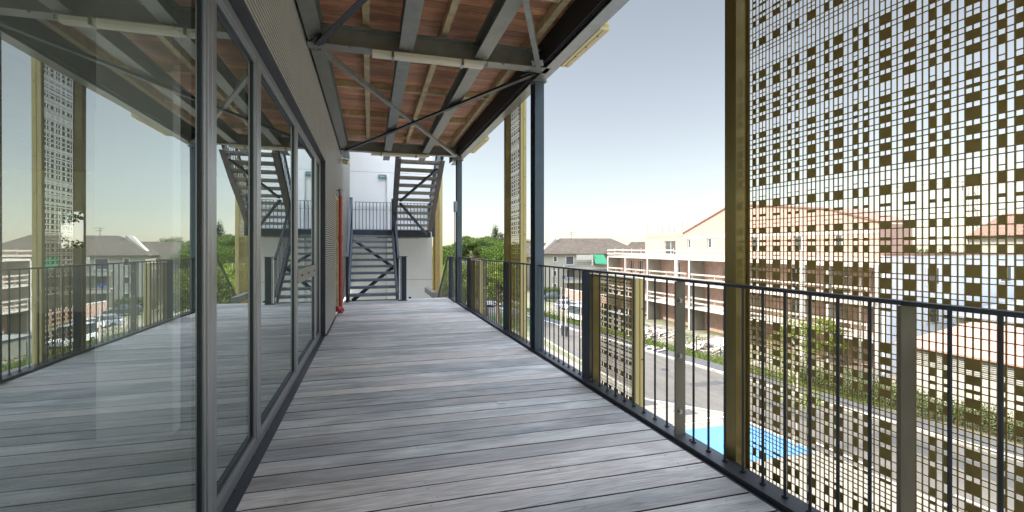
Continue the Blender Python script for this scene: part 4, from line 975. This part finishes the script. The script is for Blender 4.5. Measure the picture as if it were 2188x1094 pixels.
for i, (px, py, lab) in enumerate([(1202, 718, 'narrow dark litter bin, left of the pair at the kerb'), (1210, 720, 'narrow dark litter bin, right of the pair at the kerb')]):
    x, y = GP(px, py); t = thing('litter_bin', lab, 'bin', (x, y, GZ), R(20), 'dark bins at the kerb'); t.scale = (.42, .42, 1)
    mb = MB(); mb.hexa([(-.22, -.25, .06), (.22, -.25, .06), (.22, .25, .06), (-.22, .25, .06), (-.29, -.33, 1.0), (.29, -.33, 1.0), (.29, .35, 1.0), (-.29, .35, 1.0)]); M['binm'] = M.get('binm') or mat('dark_bin_plastic', (.03, .035, .04), .5); mb.build('body', M['binm'], t, local=True, bevel=.02)
    mb = MB(); mb.hexa([(-.31, -.36, 1.0), (.31, -.36, 1.0), (.31, .38, 1.0), (-.31, .38, 1.0), (-.28, -.3, 1.07), (.28, -.3, 1.07), (.28, .34, 1.1), (-.28, .34, 1.1)]); mb.build('lid', M['binm'], t, local=True)
    pass
# street lamp seen behind the screen
x, y = AP(1838, 34)
t = thing('street_lamp', 'tall grey street lamp behind the large gold screen', 'street lamp', (x, y, GZ))
mb = MB(); mb.cyl((x, y, GZ), (x, y, GZ+7.0), .07, 10, .045); mb.cyl((x, y, GZ), (x, y, GZ+.5), .10, 10); mb.build('pole', M['steel_light'], t, smooth=True)
mb = MB(); mb.bar((x, y, GZ+7.0), (x-1.1, y, GZ+7.15), .05, .05); mb.bar((x-.7, y, GZ+7.08), (x-1.3, y, GZ+7.14), .22, .07); mb.build('lamp_head', M['steel_light'], t)
# site fence stakes with wire
for i in range(12):
    y = 30.5+i*2.6; x = kx(y, 3.7); mb = MB(); mb.bar((x, y, GZ-.05), (x+.03, y+.02, GZ+1.45), .06, .06)
    meta(mb.build('fence_stake', M['steel_dark']), 'thin dark stake of the building site fence, one of a row on the verge', 'stake', 'dark fence stakes along the building site')
# rubble, planks, blocks, pallets
r = random.Random(61)
def pile(name, label, cx, cy, n, rad, L0, m, h=.6):
    mb = MB()
    for _ in range(n):
        a = r.uniform(0, 6.28); d = rad*math.sqrt(r.random()); x, y = cx+math.cos(a)*d, cy+math.sin(a)*d; z = GZ+.12+r.random()*h*(1-d/rad)+.08
        an = r.gauss(.6, .5); ln = L0*r.uniform(.4, 1)/2; dx, dy, dz = math.cos(an)*ln, math.sin(an)*ln, r.uniform(-.12, .12)
        mb.bar((x-dx, y-dy, z-dz), (x+dx, y+dy, z+dz), .14, .03)
    meta(mb.build(name, m), label, 'pile', None, None)
k0 = kx(44, 6.2)
pile('plank_pile', 'loose heap of pale planks on the building site behind the verge', kx(44, 6.0), 44, 60, 2.2, 3.0, M['plank'], .9)
pile('plank_pile', 'second heap of planks on the site, right of the bolted post', kx(36, 5.6), 36.5, 40, 1.8, 2.4, M['plank'], .7)
pile('plank_pile', 'scattered boards lying on the footpath by the kerb', kx(38, 1.4), 37.6, 8, .9, 1.6, M['plank'], .1)
mb = MB()
for _ in range(170):
    y = r.uniform(29, 52); x = kx(y, 4.6)+r.random()*4.6; s = r.uniform(.04, .16); z = GZ+.06+max(0, yard_h(x, y)); p = [Vector((r.uniform(-s, s), r.uniform(-s, s), r.uniform(-s, s))) for _ in range(8)]
    n0 = [(-1, -1, -1), (1, -1, -1), (1, 1, -1), (-1, 1, -1), (-1, -1, 1), (1, -1, 1), (1, 1, 1), (-1, 1, 1)]
    mb.hexa([(x+a*s+q.x*.5, y+b*s+q.y*.5, z+c*s*.6+q.z*.4) for (a, b, c), q in zip(n0, p)])
meta(mb.build('rubble', M['conc_wall'], recalc=False), 'broken stone rubble strewn over the site', 'rubble', None, 'stuff')
t = thing('rubble_skip', 'dark blue grey skip standing by the unfinished facade', 'skip', (kx(50, 6.3), 49.5, GZ), R(10))
mb = MB(); mb.hexa([(-1.2, -1.6, .1), (1.2, -1.6, .1), (1.2, 1.6, .1), (-1.2, 1.6, .1), (-1.4, -2.3, 1.7), (1.4, -2.3, 1.7), (1.4, 2.3, 1.7), (-1.4, 2.3, 1.7)]); mb.build('body', M['steel'], t, local=True, bevel=.03)
mb = MB(); mb.box(-1.46, 1.46, -2.36, -2.24, 1.6, 1.75); mb.box(-1.46, 1.46, 2.24, 2.36, 1.6, 1.75); mb.box(-1.48, -1.36, -2.24, 2.24, 1.6, 1.75); mb.box(1.36, 1.48, -2.24, 2.24, 1.6, 1.75); mb.build('rim', M['steel_dark'], t, local=True)
t = thing('sandbag_heap', 'white builders sack slumped beside the facade pier', 'sack', (kx(37, 6.2)+1.2, 36.6, GZ))
bm = bmesh.new(); bmesh.ops.create_icosphere(bm, subdivisions=3, radius=1); 
for v in bm.verts: v.co = Vector((v.co.x*.9, v.co.y*1.5, max(-.05, v.co.z*.65+.3)))*(1+.13*noise.noise(v.co*2.1))
me = bpy.data.meshes.new('sack'); bm.to_mesh(me); bm.free(); me.materials.append(M['conc_light']); o = bpy.data.objects.new('sack', me); col.objects.link(o); o.parent = t; me.polygons.foreach_set('use_smooth', [True]*len(me.polygons))
t = thing('board_easel', 'leaning pale boards propped crosswise at the site edge', 'boards', (kx(33, 3.9), 33, GZ))
for (a, b) in (((-.2, 1.2, .1), (.3, -1.1, 1.5)), ((-.1, -1.2, .1), (.2, 1.0, 1.1)), ((.4, -1.2, .05), (.45, -1.0, 1.7))):
    mb = MB(); mb.bar(a, b, .18, .04); mb.build('board', M['plank'], t, local=True)
# tower crane fragment far right
x, y = AP(2072, 70)
t = thing('tower_crane', 'pale lattice crane mast far behind the large gold screen at right', 'crane', (x, y, GZ))
mb = MB(); s = .55
for dx, dy in ((-s, -s), (s, -s), (s, s), (-s, s)): mb.bar((x+dx, y+dy, GZ), (x+dx, y+dy, 9.3), .12, .12)
z = GZ
while z < 9:
    mb.bar((x-s, y-s, z), (x+s, y-s, z+1.1), .08, .08); mb.bar((x+s, y-s, z+1.1), (x-s, y-s, z+2.2), .08, .08); mb.bar((x-s, y-s, z), (x-s, y+s, z+1.1), .08, .08); z += 2.2
mb.build('mast', M['plank'], t)
mb = MB()
for k in (0, 1): mb.bar((x-9, y+6, 8.3+k*.8), (x+9, y-6, 9.6+k*.8), .12, .12)
for i in range(14): f = i/14; p = Vector((x-9+18*f, y+6-12*f, 8.3+1.3*f)); mb.bar(p, p+Vector((.65, -.4, .85)), .07, .07)
mb.build('jib', M['plank'], t)
